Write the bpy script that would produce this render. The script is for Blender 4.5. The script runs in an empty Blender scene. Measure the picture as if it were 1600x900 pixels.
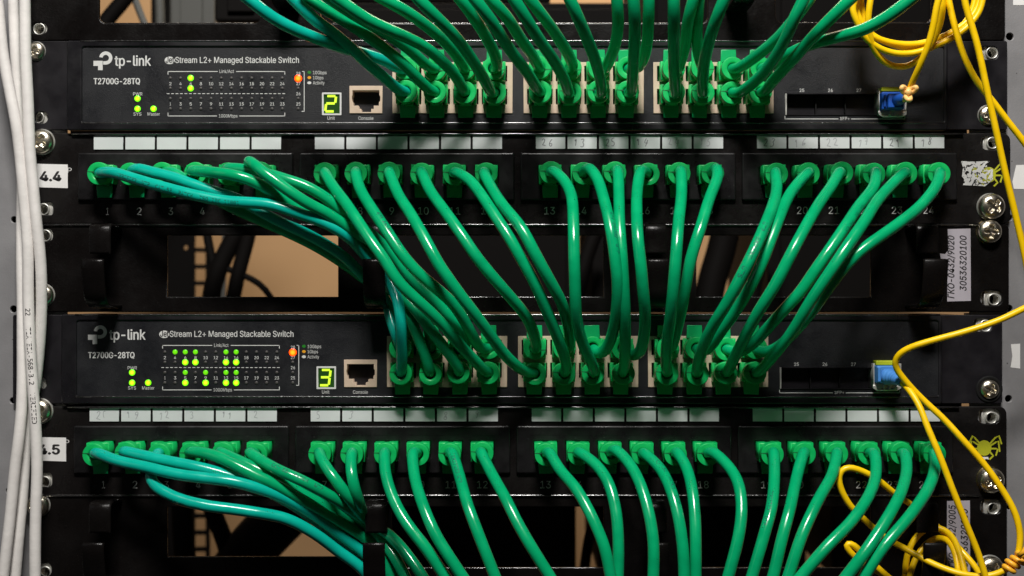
import bpy, bmesh, math, random
from mathutils import Vector, Matrix
random.seed(7)
sc = bpy.context.scene
COL = sc.collection
# ------------------------------------------------------------------ camera, light, exposure
D = 0.62                     # metres from the lens to the front plane of the rack
K = 0.00031525               # metres on that plane per photograph pixel
cam = bpy.data.cameras.new("camera"); camo = bpy.data.objects.new("camera", cam); COL.objects.link(camo)
camo.location = (0, -D, 0); camo.rotation_euler = (math.radians(90), 0, 0)
cam.sensor_width = 36; cam.lens = 18 / (800 * K / D)
cam.clip_start = 0.02; cam.clip_end = 50
cam.dof.use_dof = True; cam.dof.focus_distance = D - 0.014; cam.dof.aperture_fstop = 11.0
sc.camera = camo
world = bpy.data.worlds.new("World"); sc.world = world; world.use_nodes = True
bg = world.node_tree.nodes["Background"]; bg.inputs[0].default_value = (1.0, 0.93, 0.86, 1); bg.inputs[1].default_value = 0.014
def area(name, loc, target, w, h, power, color):
    l = bpy.data.lights.new(name, 'AREA'); l.shape = 'RECTANGLE'; l.size = w; l.size_y = h; l.energy = power; l.color = color
    o = bpy.data.objects.new(name, l); COL.objects.link(o); o.location = loc
    o.rotation_euler = (Vector(target) - Vector(loc)).to_track_quat('-Z', 'Y').to_euler(); return o
area("key_lamp", (-0.02, -0.74, 0.91), (0, 0, 0), 0.30, 0.14, 19.0, (1.0, 0.97, 0.93))
area("left_fill_light", (-1.0, -0.6, 0.35), (-0.1, 0, 0), 0.4, 0.6, 0.3, (0.90, 0.96, 1.0))  # weak cool fill added on the left, stands for no known window
area("back_room_lamp", (0.0, 0.75, 1.0), (0.0, 1.25, -0.1), 0.8, 0.3, 15.0, (1.0, 0.86, 0.68))
sc.view_settings.view_transform = 'Standard'; sc.view_settings.look = 'None'
sc.view_settings.exposure = 0.0; sc.view_settings.gamma = 1.0
sc.render.resolution_x = 1024; sc.render.resolution_y = 576

# ------------------------------------------------------------------ helpers
def P(px, py, d=0.0):
    """photograph pixel + millimetres in front of the rack plane -> world point"""
    s = K * (D - d / 1000) / D
    return Vector(((px - 800) * s, -d / 1000, (450 - py) * s))
def ease(d):
    return (D - d / 1000) / D
def mat(name, color, rough=0.5, metal=0.0, spec=0.5, noise=None, bump=None, emit=None, sub=0.0, coat=0.0):
    m = bpy.data.materials.new(name); m.use_nodes = True
    nt = m.node_tree; b = nt.nodes["Principled BSDF"]
    b.inputs["Base Color"].default_value = (*color, 1); b.inputs["Roughness"].default_value = rough
    b.inputs["Metallic"].default_value = metal; b.inputs["Specular IOR Level"].default_value = spec
    if coat: b.inputs["Coat Weight"].default_value = coat; b.inputs["Coat Roughness"].default_value = 0.12
    if sub:
        b.inputs["Subsurface Weight"].default_value = sub; b.inputs["Subsurface Radius"].default_value = (0.3, 1.0, 0.5)
        b.inputs["Subsurface Scale"].default_value = 0.0015
    tc = nt.nodes.new("ShaderNodeTexCoord")
    if noise:
        sc_, amt = noise[0], noise[1]
        n = nt.nodes.new("ShaderNodeTexNoise"); n.inputs["Scale"].default_value = sc_; n.inputs["Detail"].default_value = 6
        nt.links.new(tc.outputs["Object"], n.inputs["Vector"])
        r = nt.nodes.new("ShaderNodeMapRange"); r.inputs[1].default_value = 0.3; r.inputs[2].default_value = 0.7
        r.inputs[3].default_value = 1 - amt; r.inputs[4].default_value = 1 + amt
        nt.links.new(n.outputs["Fac"], r.inputs[0])
        mx = nt.nodes.new("ShaderNodeVectorMath"); mx.operation = 'SCALE'; mx.inputs[0].default_value = color
        nt.links.new(r.outputs[0], mx.inputs["Scale"]); nt.links.new(mx.outputs[0], b.inputs["Base Color"])
        r2 = nt.nodes.new("ShaderNodeMapRange"); r2.inputs[1].default_value = 0.3; r2.inputs[2].default_value = 0.7
        r2.inputs[3].default_value = max(0.03, rough - 0.08); r2.inputs[4].default_value = min(1, rough + 0.08)
        nt.links.new(n.outputs["Fac"], r2.inputs[0]); nt.links.new(r2.outputs[0], b.inputs["Roughness"])
    if bump:
        n = nt.nodes.new("ShaderNodeTexNoise"); n.inputs["Scale"].default_value = bump[0]; n.inputs["Detail"].default_value = 3
        nt.links.new(tc.outputs["Object"], n.inputs["Vector"])
        bp = nt.nodes.new("ShaderNodeBump"); bp.inputs["Strength"].default_value = bump[1]; bp.inputs["Distance"].default_value = bump[2]
        nt.links.new(n.outputs["Fac"], bp.inputs["Height"]); nt.links.new(bp.outputs[0], b.inputs["Normal"])
    if 'plate' in name or 'manager' in name or 'bezel' in name or 'module' in name:
        n = nt.nodes.new('ShaderNodeTexNoise'); n.inputs['Scale'].default_value = 38; n.inputs['Detail'].default_value = 8; n.inputs['Roughness'].default_value = 0.7
        nt.links.new(tc.outputs['Object'], n.inputs['Vector']); r = nt.nodes.new('ShaderNodeMapRange'); r.inputs[1].default_value = 0.35; r.inputs[2].default_value = 0.65
        r.inputs[3].default_value = rough - 0.12; r.inputs[4].default_value = rough + 0.22; nt.links.new(n.outputs['Fac'], r.inputs[0]); nt.links.new(r.outputs[0], b.inputs['Roughness'])
    if emit:
        b.inputs["Emission Color"].default_value = (*emit[0], 1); b.inputs["Emission Strength"].default_value = emit[1]
    return m
def speck(m, color, scale, thr, rough=None):
    """dust: small light specks of their own scattered over a material"""
    nt = m.node_tree; b = nt.nodes["Principled BSDF"]
    tc = nt.nodes.new("ShaderNodeTexCoord")
    v = nt.nodes.new("ShaderNodeTexVoronoi"); v.inputs["Scale"].default_value = scale
    n = nt.nodes.new("ShaderNodeTexNoise"); n.inputs["Scale"].default_value = scale * 0.12; n.inputs["Detail"].default_value = 2
    for q in (v, n): nt.links.new(tc.outputs["Object"], q.inputs["Vector"])
    t = nt.nodes.new("ShaderNodeMath"); t.operation = 'MULTIPLY_ADD'
    nt.links.new(n.outputs["Fac"], t.inputs[0]); t.inputs[1].default_value = thr * 3.2; t.inputs[2].default_value = -thr * 1.25
    l = nt.nodes.new("ShaderNodeMath"); l.operation = 'LESS_THAN'
    nt.links.new(v.outputs["Distance"], l.inputs[0]); nt.links.new(t.outputs[0], l.inputs[1])
    mx = nt.nodes.new("ShaderNodeMix"); mx.data_type = 'RGBA'
    src = b.inputs["Base Color"]
    if src.links: nt.links.new(src.links[0].from_socket, mx.inputs[6])
    else: mx.inputs[6].default_value = src.default_value
    mx.inputs[7].default_value = (*color, 1)
    nt.links.new(l.outputs[0], mx.inputs[0]); nt.links.new(mx.outputs[2], b.inputs["Base Color"])
    return m
import os
FONTS = {}
for key, fn in (('sans', 'Inter.woff2'), ('mono', 'DejaVuSansMono.woff2')):      # the typefaces Blender itself ships, else its default
    try: FONTS[key] = bpy.data.fonts.load(os.path.join(bpy.utils.system_resource('DATAFILES'), 'fonts', fn))
    except Exception: FONTS[key] = None
M = {}
M['plate'] = speck(mat('black_plate', (0.0075, 0.0064, 0.0062), 0.26, spec=0.35, noise=(90, 0.25), bump=(900, 0.25, 0.0004)), (0.12, 0.12, 0.12), 500, 0.045)
M['manager'] = speck(mat('black_manager_paint', (0.0048, 0.004, 0.0038), 0.27, spec=0.16, noise=(70, 0.25), bump=(1100, 0.3, 0.0004)), (0.10, 0.10, 0.10), 420, 0.035)
M['module'] = speck(mat('module_plastic', (0.0075, 0.007, 0.0075), 0.3, spec=0.45, noise=(140, 0.35), bump=(1500, 0.12, 0.0002)), (0.30, 0.30, 0.30), 700, 0.06)
M['bezel'] = mat('switch_bezel', (0.0085, 0.008, 0.0095), 0.32, spec=0.4, noise=(120, 0.2), bump=(2500, 0.1, 0.0002))
M['face'] = speck(mat('switch_faceplate', (0.0098, 0.0102, 0.0122), 0.42, spec=0.4, noise=(2200, 0.35), bump=(3200, 0.5, 0.0003)), (0.035, 0.038, 0.045), 2400, 0.16)
M['ear'] = mat('switch_ear', (0.0095, 0.0085, 0.0105), 0.4, spec=0.4, noise=(100, 0.2), bump=(2000, 0.2, 0.0002))
M['lip'] = mat('glossy_edge', (0.012, 0.011, 0.011), 0.22, spec=1.0, coat=1.0, bump=(700, 0.4, 0.0006))
M['dark'] = mat('dark_cavity', (0.006, 0.006, 0.006), 0.7, spec=0.2)
M['beige'] = mat('jack_beige', (0.60, 0.46, 0.345), 0.45, noise=(150, 0.08))
M['white_print'] = mat('white_print', (0.62, 0.62, 0.60), 0.6)
M['grey_print'] = mat('grey_print', (0.80, 0.80, 0.78), 0.6)
M['pencil'] = mat('pencil_mark', (0.16, 0.16, 0.17), 0.7)
M['pencil_faint'] = mat('faint_pencil_mark', (0.36, 0.37, 0.38), 0.7)
M['card'] = mat('paper_card', (0.60, 0.62, 0.62), 0.45, noise=(60, 0.05))
M['sticker'] = mat('white_sticker', (0.78, 0.77, 0.75), 0.5, noise=(60, 0.03))
M['grey_sticker'] = mat('grey_sticker', (0.42, 0.39, 0.43), 0.4, noise=(80, 0.06))
M['ink'] = mat('black_ink', (0.015, 0.014, 0.014), 0.6)
M['cord'] = mat('green_cord', (0.0015, 0.37, 0.142), 0.2, spec=0.5, noise=(130, 0.10), bump=(260, 0.12, 0.0006))
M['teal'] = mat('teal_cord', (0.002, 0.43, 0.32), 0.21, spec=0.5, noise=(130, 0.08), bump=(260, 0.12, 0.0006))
M['cord_print'] = mat('cord_print', (0.0, 0.12, 0.08), 0.5)
M['plug'] = mat('green_plug', (0.003, 0.46, 0.11), 0.38, spec=0.45, noise=(240, 0.08))
M['latch'] = mat('green_latch', (0.003, 0.38, 0.12), 0.33, spec=0.45)
M['yellow'] = mat('yellow_fiber', (1.0, 0.63, 0.002), 0.36, spec=0.45, noise=(160, 0.06), bump=(300, 0.06, 0.0004))
M['tie'] = mat('orange_tie', (1.0, 0.60, 0.20), 0.4, spec=0.5)
M['white_cable'] = mat('white_cable', (0.76, 0.73, 0.70), 0.48, noise=(60, 0.07), bump=(150, 0.25, 0.0012))
M['zinc'] = speck(mat('zinc_rail', (0.27, 0.265, 0.27), 0.5, metal=0.25, noise=(45, 0.10), bump=(1400, 0.2, 0.0003)), (0.08, 0.075, 0.075), 150, 0.10)
M['screw'] = mat('nickel_screw', (0.80, 0.73, 0.60), 0.27, metal=1.0, noise=(400, 0.12), bump=(500, 0.1, 0.0004))
M['brass'] = mat('yellow_zinc', (0.62, 0.50, 0.28), 0.28, metal=1.0, noise=(300, 0.15))
M['tin'] = mat('bright_tin', (0.72, 0.71, 0.66), 0.42, metal=0.7, noise=(250, 0.1))
M['blue'] = mat('blue_connector', (0.012, 0.085, 0.42), 0.35)
M['light_blue'] = mat('pale_blue_connector', (0.07, 0.25, 0.62), 0.4)
M['lime'] = mat('lime_latch', (0.50, 0.56, 0.02), 0.45)
M['spider'] = mat('lime_print', (0.46, 0.47, 0.02), 0.5)
M['wall'] = mat('beige_wall', (0.45, 0.28, 0.143), 0.8, noise=(3, 0.06))
M['rear'] = mat('black_rear', (0.0045, 0.0036, 0.0032), 0.7, spec=0.1)
M['rear_grey'] = mat('grey_rear_cable', (0.10, 0.10, 0.09), 0.6)
M['led_off'] = mat('led_off', (0.06, 0.055, 0.052), 0.5)
def led_mat(name, core, rim, s):
    m = bpy.data.materials.new(name); m.use_nodes = True; nt = m.node_tree; b = nt.nodes["Principled BSDF"]
    b.inputs["Base Color"].default_value = (*rim, 1); b.inputs["Roughness"].default_value = 0.3
    tc = nt.nodes.new("ShaderNodeTexCoord")
    sx = nt.nodes.new("ShaderNodeSeparateXYZ"); nt.links.new(tc.outputs["Object"], sx.inputs[0])
    cb = nt.nodes.new("ShaderNodeCombineXYZ"); nt.links.new(sx.outputs[0], cb.inputs[0]); nt.links.new(sx.outputs[2], cb.inputs[2])
    ln = nt.nodes.new("ShaderNodeVectorMath"); ln.operation = 'LENGTH'; nt.links.new(cb.outputs[0], ln.inputs[0])
    r = nt.nodes.new("ShaderNodeMapRange"); r.inputs[1].default_value = 0.0005; r.inputs[2].default_value = 0.00155
    nt.links.new(ln.outputs["Value"], r.inputs[0])
    mx = nt.nodes.new("ShaderNodeMix"); mx.data_type = 'RGBA'; mx.inputs[6].default_value = (*core, 1); mx.inputs[7].default_value = (*rim, 1)
    nt.links.new(r.outputs[0], mx.inputs[0]); nt.links.new(mx.outputs[2], b.inputs["Emission Color"]); b.inputs["Emission Strength"].default_value = s
    return m
M['led_green'] = led_mat('led_green', (0.50, 1.0, 0.015), (0.05, 0.50, 0.0), 2.3)
M['led_dim'] = led_mat('led_dim_green', (0.22, 0.72, 0.01), (0.05, 0.42, 0.0), 0.8)
M['led_orange'] = led_mat('led_orange', (1.0, 0.22, 0.01), (1.0, 0.045, 0.0), 3.0)
M['digit'] = mat('lit_digit', (0.3, 0.4, 0.02), 0.5, emit=((0.62, 1.0, 0.03), 1.0))
M['display'] = mat('display_window', (0.012, 0.045, 0.008), 0.3, emit=((0.03, 0.16, 0.01), 0.12))

def cap_height():
    cu = bpy.data.curves.new("t", 'FONT'); cu.body = 'H'; cu.size = 1
    if FONTS['sans']: cu.font = FONTS['sans']
    o = bpy.data.objects.new("t", cu); me = bpy.data.meshes.new_from_object(o)
    h = max(v.co.y for v in me.vertices); bpy.data.objects.remove(o); bpy.data.curves.remove(cu); bpy.data.meshes.remove(me)
    return h
CAP = cap_height()
def world_loc(o):
    v = Vector((0, 0, 0))
    while o is not None:
        v += o.location; o = o.parent
    return v
class Geo:
    """collects shapes in world coordinates and links them as ONE mesh object"""
    def __init__(self): self.bm = bmesh.new()
    def mesh(self, me):
        self.bm.from_mesh(me); return self
    def extr(self, loops, d, thick, bevel=0.0, res=2, off=(0, 0)):
        """flat outline(s) in photo pixels, front face d mm before the rack plane, thick mm deep; inner loops are holes"""
        cu = bpy.data.curves.new("t", 'CURVE'); cu.dimensions = '2D'; cu.fill_mode = 'BOTH'
        for lp in loops:
            sp = cu.splines.new('POLY'); sp.points.add(len(lp) - 1); sp.use_cyclic_u = True
            for q, (x, y) in zip(sp.points, lp):
                w = P(x + off[0], y + off[1], d); q.co = (w.x, w.z, 0, 1)
        cu.extrude = max(1e-6, thick / 2000 - bevel / 1000)
        if bevel: cu.bevel_depth = bevel / 1000; cu.bevel_resolution = res; cu.offset = -bevel / 1000
        o = bpy.data.objects.new("t", cu); me = bpy.data.meshes.new_from_object(o)
        me.transform(Matrix.Translation((0, -(d - thick / 2) / 1000, 0)) @ Matrix.Rotation(math.radians(90), 4, 'X'))
        self.bm.from_mesh(me); bpy.data.objects.remove(o); bpy.data.curves.remove(cu); bpy.data.meshes.remove(me)
        return self
    def text(self, s, x0, x1, yb, cap, d, bold=0.0, rot=0.0, shear=0.0, keep=False):
        """writing whose box runs x0..x1 (photo pixels), capitals cap pixels tall on the base line yb"""
        cu = bpy.data.curves.new("t", 'FONT'); cu.body = s; cu.size = 1
        if FONTS['sans']: cu.font = FONTS['sans']
        cu.shear = shear
        cu.resolution_u = 4
        o = bpy.data.objects.new("t", cu); me = bpy.data.meshes.new_from_object(o)
        if me.vertices:
            xs = [v.co.x for v in me.vertices]; a, b = min(xs), max(xs)
            sy = cap / CAP
            sx = sy if keep else abs(x1 - x0) / max(1e-6, b - a)
            ox = (x0 + x1) / 2 - (b - a) * sx / 2
            for v in me.vertices:
                X, Y = (v.co.x - a) * sx, v.co.y * sy
                if rot:                       # turned 90 degrees: reads upwards; x0,x1 run up the page from yb
                    v.co = P(yb + (-Y if rot > 0 else Y), x0 - X if rot > 0 else x0 + X, d)
                else:
                    v.co = P(ox + X, yb - Y, d)
            self.bm.from_mesh(me)
            if bold > 0:                     # heavier writing: the same letters again, a hair to each side
                w = cap * bold * 2.6 * K
                for k, (ax, az) in enumerate(((w, 0), (-w, 0), (0, w * .6), (0, -w * .6))):
                    m2 = me.copy(); m2.transform(Matrix.Translation((ax, -0.000004 * (k + 1), az))); self.bm.from_mesh(m2); bpy.data.meshes.remove(m2)
        bpy.data.objects.remove(o); bpy.data.curves.remove(cu); bpy.data.meshes.remove(me)
        return self
    def tube(self, pts, r, n=14, cap=True):
        fr = frames(pts); rings = []
        for p, t, u, v in fr:
            rr = r(len(rings) / (len(fr) - 1)) if callable(r) else r
            rings.append([self.bm.verts.new(p + (u * math.cos(a) + v * math.sin(a)) * rr) for a in [2 * math.pi * k / n for k in range(n)]])
        for a, b in zip(rings, rings[1:]):
            for k in range(n):
                f = self.bm.faces.new((a[k], a[(k + 1) % n], b[(k + 1) % n], b[k])); f.smooth = True
        if cap:
            self.bm.faces.new(rings[0][::-1]); self.bm.faces.new(rings[-1])
        return self
    def lathe(self, prof, c, n=32, axis='Y'):
        """profile of (radius m, metres towards the viewer) turned round the viewing axis through point c"""
        rings = []
        for r, z in prof:
            if r < 1e-7: rings.append([self.bm.verts.new(Vector(c) + Vector((0, -z, 0)))])
            else: rings.append([self.bm.verts.new(Vector(c) + Vector((r * math.cos(a), -z, r * math.sin(a)))) for a in [2 * math.pi * k / n for k in range(n)]])
        for a, b in zip(rings, rings[1:]):
            for k in range(n):
                k2 = (k + 1) % n
                q = [a[k % len(a)], a[k2 % len(a)], b[k2 % len(b)], b[k % len(b)]]
                q = list(dict.fromkeys(q))
                if len(q) > 2:
                    f = self.bm.faces.new(q); f.smooth = True
        return self
    def box(self, a, b, bevel=0.0):
        a, b = Vector(a), Vector(b); c = (a + b) / 2; s = b - a
        r = bmesh.ops.create_cube(self.bm, size=1.0, matrix=Matrix.Translation(c) @ Matrix.Diagonal((abs(s.x), abs(s.y), abs(s.z), 1)))
        if bevel:
            es = list({e for v in r['verts'] for e in v.link_edges})
            bmesh.ops.bevel(self.bm, geom=es, offset=bevel, segments=2, profile=0.5, affect='EDGES')
        return self
    def obj(self, name, material, parent=None, smooth=False, recalc=False):
        if recalc: bmesh.ops.recalc_face_normals(self.bm, faces=self.bm.faces)
        me = bpy.data.meshes.new(name)
        if parent is not None: self.bm.transform(Matrix.Translation(-world_loc(parent)))
        if smooth:
            for f in self.bm.faces: f.smooth = True
        self.bm.to_mesh(me); self.bm.free(); me.materials.append(material)
        o = bpy.data.objects.new(name, me); COL.objects.link(o); o.parent = parent
        return o
def frames(pts):
    n = len(pts); out = []; u = None
    for i in range(n):
        t = (pts[min(i + 1, n - 1)] - pts[max(i - 1, 0)])
        t = t.normalized() if t.length > 1e-9 else Vector((0, -1, 0))
        if u is None:
            h = Vector((0, 0, 1)) if abs(t.z) < 0.9 else Vector((1, 0, 0)); u = t.cross(h).normalized()
        else:
            u = u - t * u.dot(t); u = u.normalized()
        out.append((pts[i], t, u, t.cross(u)))
    return out
def spline(ps, step=0.0022, smooth=3):
    """centripetal Catmull-Rom through the points, evened out"""
    ps = [Vector(p) for p in ps]
    ps = [ps[0] * 2 - ps[1]] + ps + [ps[-1] * 2 - ps[-2]]
    out = []
    for i in range(1, len(ps) - 2):
        p0, p1, p2, p3 = ps[i - 1:i + 3]
        t0 = 0; t1 = t0 + max(1e-4, (p1 - p0).length) ** .5; t2 = t1 + max(1e-4, (p2 - p1).length) ** .5; t3 = t2 + max(1e-4, (p3 - p2).length) ** .5
        m = max(2, int((p2 - p1).length / step))
        for k in range(m):
            t = t1 + (t2 - t1) * k / m
            a1 = p0 * ((t1 - t) / (t1 - t0)) + p1 * ((t - t0) / (t1 - t0))
            a2 = p1 * ((t2 - t) / (t2 - t1)) + p2 * ((t - t1) / (t2 - t1))
            a3 = p2 * ((t3 - t) / (t3 - t2)) + p3 * ((t - t2) / (t3 - t2))
            b1 = a1 * ((t2 - t) / (t2 - t0)) + a2 * ((t - t0) / (t2 - t0))
            b2 = a2 * ((t3 - t) / (t3 - t1)) + a3 * ((t - t1) / (t3 - t1))
            out.append(b1 * ((t2 - t) / (t2 - t1)) + b2 * ((t - t1) / (t2 - t1)))
    out.append(ps[-2])
    for _ in range(smooth):
        out = [out[0]] + [out[i] * .5 + (out[i - 1] + out[i + 1]) * .25 for i in range(1, len(out) - 1)] + [out[-1]]
    return out
def tag(o, label=None, cat=None, group=None, kind=None):
    if label: o['label'] = label
    if cat: o['category'] = cat
    if group: o['group'] = group
    if kind: o['kind'] = kind
    return o
def thing(name, loc, label, cat, group=None):
    o = bpy.data.objects.new(name, None); COL.objects.link(o); o.location = loc; o.empty_display_size = 0.01
    return tag(o, label, cat, group)
def lip(parent, x0, x1, y, d, r):
    g = Geo(); a, b = P(x0, y, d), P(x1, y, d); n = 40
    g.tube([a.lerp(b, k / n) for k in range(n + 1)], r / 1000, 10); return g.obj('edge_lip', M['lip'], parent)
def rect(x0, y0, x1, y1): return [(x0, y0), (x1, y0), (x1, y1), (x0, y1)]
def rrect(x0, y0, x1, y1, r, n=5):
    out = []
    for cx, cy, a0 in ((x1 - r, y0 + r, -90), (x1 - r, y1 - r, 0), (x0 + r, y1 - r, 90), (x0 + r, y0 + r, 180)):
        for k in range(n + 1):
            a = math.radians(a0 + 90 * k / n); out.append((cx + r * math.cos(a), cy + r * math.sin(a)))
    return out
def circ(cx, cy, r, n=24, sy=1.0): return [(cx + r * math.cos(2 * math.pi * k / n), cy + sy * r * math.sin(2 * math.pi * k / n)) for k in range(n)]
def stroke(pts, w):
    """outline of a bent line of width w"""
    L, R = [], []
    for i, (x, y) in enumerate(pts):
        a = Vector(pts[max(0, i - 1)]); b = Vector(pts[min(len(pts) - 1, i + 1)]); t = (b - a).normalized(); n = Vector((-t.y, t.x)) * w / 2
        L.append((x + n.x, y + n.y)); R.append((x - n.x, y - n.y))
    return L + R[::-1]

# ------------------------------------------------------------------ setting: the room behind
g = Geo(); g.box((-2.5, 1.30, -1.6), (2.5, 1.34, 1.6)); tag(g.obj('back_wall', M['wall']), kind='structure')

# ------------------------------------------------------------------ rack rails
def rail(x0, x1, holes, tapes, dots, label):
    r = thing('rack_rail', P((x0 + x1) / 2, 960, -3), label, 'rack rail', 'upright rails of the rack')
    g = Geo(); g.extr([rect(x0, -130, x1, 1030)] + [rect(hx - 15, hy - 15, hx + 15, hy + 15) for hx, hy in holes] + [circ(x, y, rr) for x, y, rr in dots], -2.6, 2.0, 0.25)
    g.obj('rail_face', M['zinc'], r)
    g = Geo(); xb = x0 if x0 < 500 else x1
    g.box(P(xb - 1, -130, -6) + Vector((-.002, 0.001, 0)), P(xb + 1, 1030, -6) + Vector((.002, .06, 0))); g.obj('rail_side', M['zinc'], r)
    g = Geo(); g.box(P(x0 + 4, -130, -16), P(x1 - 4, 1030, -16) + Vector((0, .002, 0))); g.obj('dark_hole_backing', M['dark'], r)  # dark sheet added behind the rail so its holes read as unlit
    for t in tapes:
        g = Geo(); g.extr([t], -2.45, 0.14); g.obj('tape_strip', M['sticker'], r)
    return r
LS = [(66, 46), (64, 183), (72, 326), (75, 367), (62, 598), (74, 750), (75, 890)]          # slots, left
RS = [(1546, 83), (1547, 223), (1549, 466), (1536, 507), (1545, 650), (1548, 791)]          # slots, right
rail(-90, 104, LS, [], [(22, 343, 5), (21, 483, 5.5), (20, 626, 5), (14, 767, 5)], 'grey steel rack rail on the left, behind three white cables')
rail(1516, 1700, RS, [[(1588, 258), (1640, 256), (1640, 297), (1584, 295), (1582, 284)], [(1580, 538), (1594, 537), (1594, 576), (1579, 574), (1582, 556)], rect(1583, -30, 1650, 8)],
     [(1578, 57, 6), (1577, 340, 5), (1577, 482, 5.5), (1576, 623, 5.5), (1578, 792, 5)], 'grey steel rack rail on the right with scraps of white tape')
nm = None
for i, (x, y) in enumerate(LS + RS):
    lab = ('plain zinc cage nut seen in the ear slot ' + ['at the top left corner', 'of the switch numbered 2, left ear', 'below the 4.4 sticker', 'just under the 4.4 panel', 'of the switch numbered 3, left ear', 'below the 4.5 sticker', 'at the bottom left corner',
           'of the switch numbered 2, right ear', 'above the scraped spider print', 'below the grey sticker 30536320100', 'of the switch numbered 3, right ear', 'above the lime spider print', 'below the lime spider panel, right side'][i])
    c = P(x - 3.5, y, -4)
    if nm is None:
        g = Geo(); g.extr([rect(x - 14.2, y - 14.2, x + 14.2, y + 14.2), circ(x, y, 7.4)], -1.2, 3, 0.4)
        g.box(P(x - 14, y + 14, -9), P(x + 14, y - 14, -9.6))
        g.lathe([(0.0032, 0.0), (0.0030, 0.0012), (0.0025, 0.0013), (0.0023, 0.0), (0.0023, -.006)], P(x, y, -1.3))
        bmesh.ops.translate(g.bm, verts=g.bm.verts, vec=-P(x, y, -4))
        nm = g.obj('cage_nut', M['tin'] ); o = nm
    else:
        o = nm.copy(); COL.objects.link(o)
    o.location = c; tag(o, lab, 'cage nut', 'cage nuts in the rail')

# ------------------------------------------------------------------ screws
def screw_mesh():
    g = Geo(); bm = g.bm; n = 56; rows = 22; R = 1.0; rings = []
    for j in range(rows + 1):
        rr = R * j / rows; ring = []
        for k in range(n):
            a = 2 * math.pi * k / n; x, y = rr * math.cos(a), rr * math.sin(a)
            h = 0.46 * (1 - rr ** 2.6) ** 0.62 + 0.04 if rr < 1 else 0.04
            dp = 0
            for u, v in ((x, y), (y, x)):
                w = 0.15 - 0.05 * abs(u)
                if abs(u) < 0.62: dp = max(dp, min(1, max(0, (w + 0.06 - abs(v)) / 0.07)) * min(1, (0.62 - abs(u)) / 0.16))
            dp = max(dp, min(1, max(0, (0.30 - rr) / 0.1)))
            ring.append(bm.verts.new((x, -(h - 0.34 * dp), y)))
            if j == 0: break
        rings.append(ring)
    rings.append([bm.verts.new((R * math.cos(2 * math.pi * k / n), 0.35, R * math.sin(2 * math.pi * k / n))) for k in range(n)])
    for a, b in zip(rings, rings[1:]):
        for k in range(n):
            q = list(dict.fromkeys([a[k % len(a)], a[(k + 1) % n % len(a)], b[(k + 1) % n], b[k]]))
            f = bm.faces.new(q); f.smooth = True
    bmesh.ops.recalc_face_normals(bm, faces=bm.faces)
    me = bpy.data.meshes.new('screw_head'); bm.to_mesh(me); bm.free(); me.materials.append(M['screw']); return me
SCREW = screw_mesh()
wg = Geo(); wg.lathe([(1.08, 0.0), (1.16, 0.06), (1.34, 0.06), (1.40, 0.0), (1.40, -0.12)], (0, 0, 0)); WASH = wg.obj('washer', M['dark']); 
WASHM = WASH.data; bpy.data.objects.remove(WASH)
for x, y, r, d, rot, wash, lab in (
    (57, 80, 14, 2, 20, 0, 'cross-head screw beside the top left white cable, holding the switch numbered 2'),
    (66, 222, 19, 3, 35, 0, 'large cross-head screw just above the 4.4 sticker'),
    (68, 461, 17, 2, 10, 0, 'cross-head screw mostly hidden by white cables above the lower switch'),
    (63, 642, 19, 3, 60, 0, 'cross-head screw half hidden by white cables above the 4.5 sticker'),
    (61, 789, 17, 3, 0, 0, 'cross-head screw behind white cable below the 4.5 sticker'),
    (1543, 180, 15, 2, 80, 0, 'cross-head screw behind the crossing yellow fibers, right ear of upper switch'),
    (1547, 323, 20, 4, 40, 0, 'large bright cross-head screw under the scraped spider print'),
    (1544, 362, 18.5, 3.5, 5, 0, 'bright cross-head screw beside the top of the sticker 30536320100'),
    (1545, 608, 15, 2, 25, 1, 'smaller brassy screw on black washer, right ear of the lower switch'),
    (1546, 749, 20, 4, 65, 0, 'large cross-head screw under the lime spider print, crossed by yellow fiber'),
    (1546, 888, 20, 4, 30, 0, 'cross-head screw at the bottom right beside the lower grey sticker')):
    t = thing('rack_screw', P(x, y, 0.3), lab, 'screw', 'screws holding the equipment ears')
    h = bpy.data.objects.new('screw_head', SCREW); COL.objects.link(h); h.parent = t
    s = r * K * ease(d); h.scale = (s, s, s); h.location = (0, -0.0009 - (d - 2) / 1000, 0); h.rotation_euler = (0, math.radians(rot), 0)
    if wash:
        w = bpy.data.objects.new('washer', WASHM); COL.objects.link(w); w.parent = t; w.scale = (s, s, s); w.location = (0, -0.0006, 0)
    else:
        g = Geo(); c = P(x, y, 0.3); g.lathe([(s * .5, .0025), (s * 1.08, .0003), (s * 1.08, -0.0008)], c); g.obj('washer', M['brass'] if rot % 20 == 5 else M['tin'], t)

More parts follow.
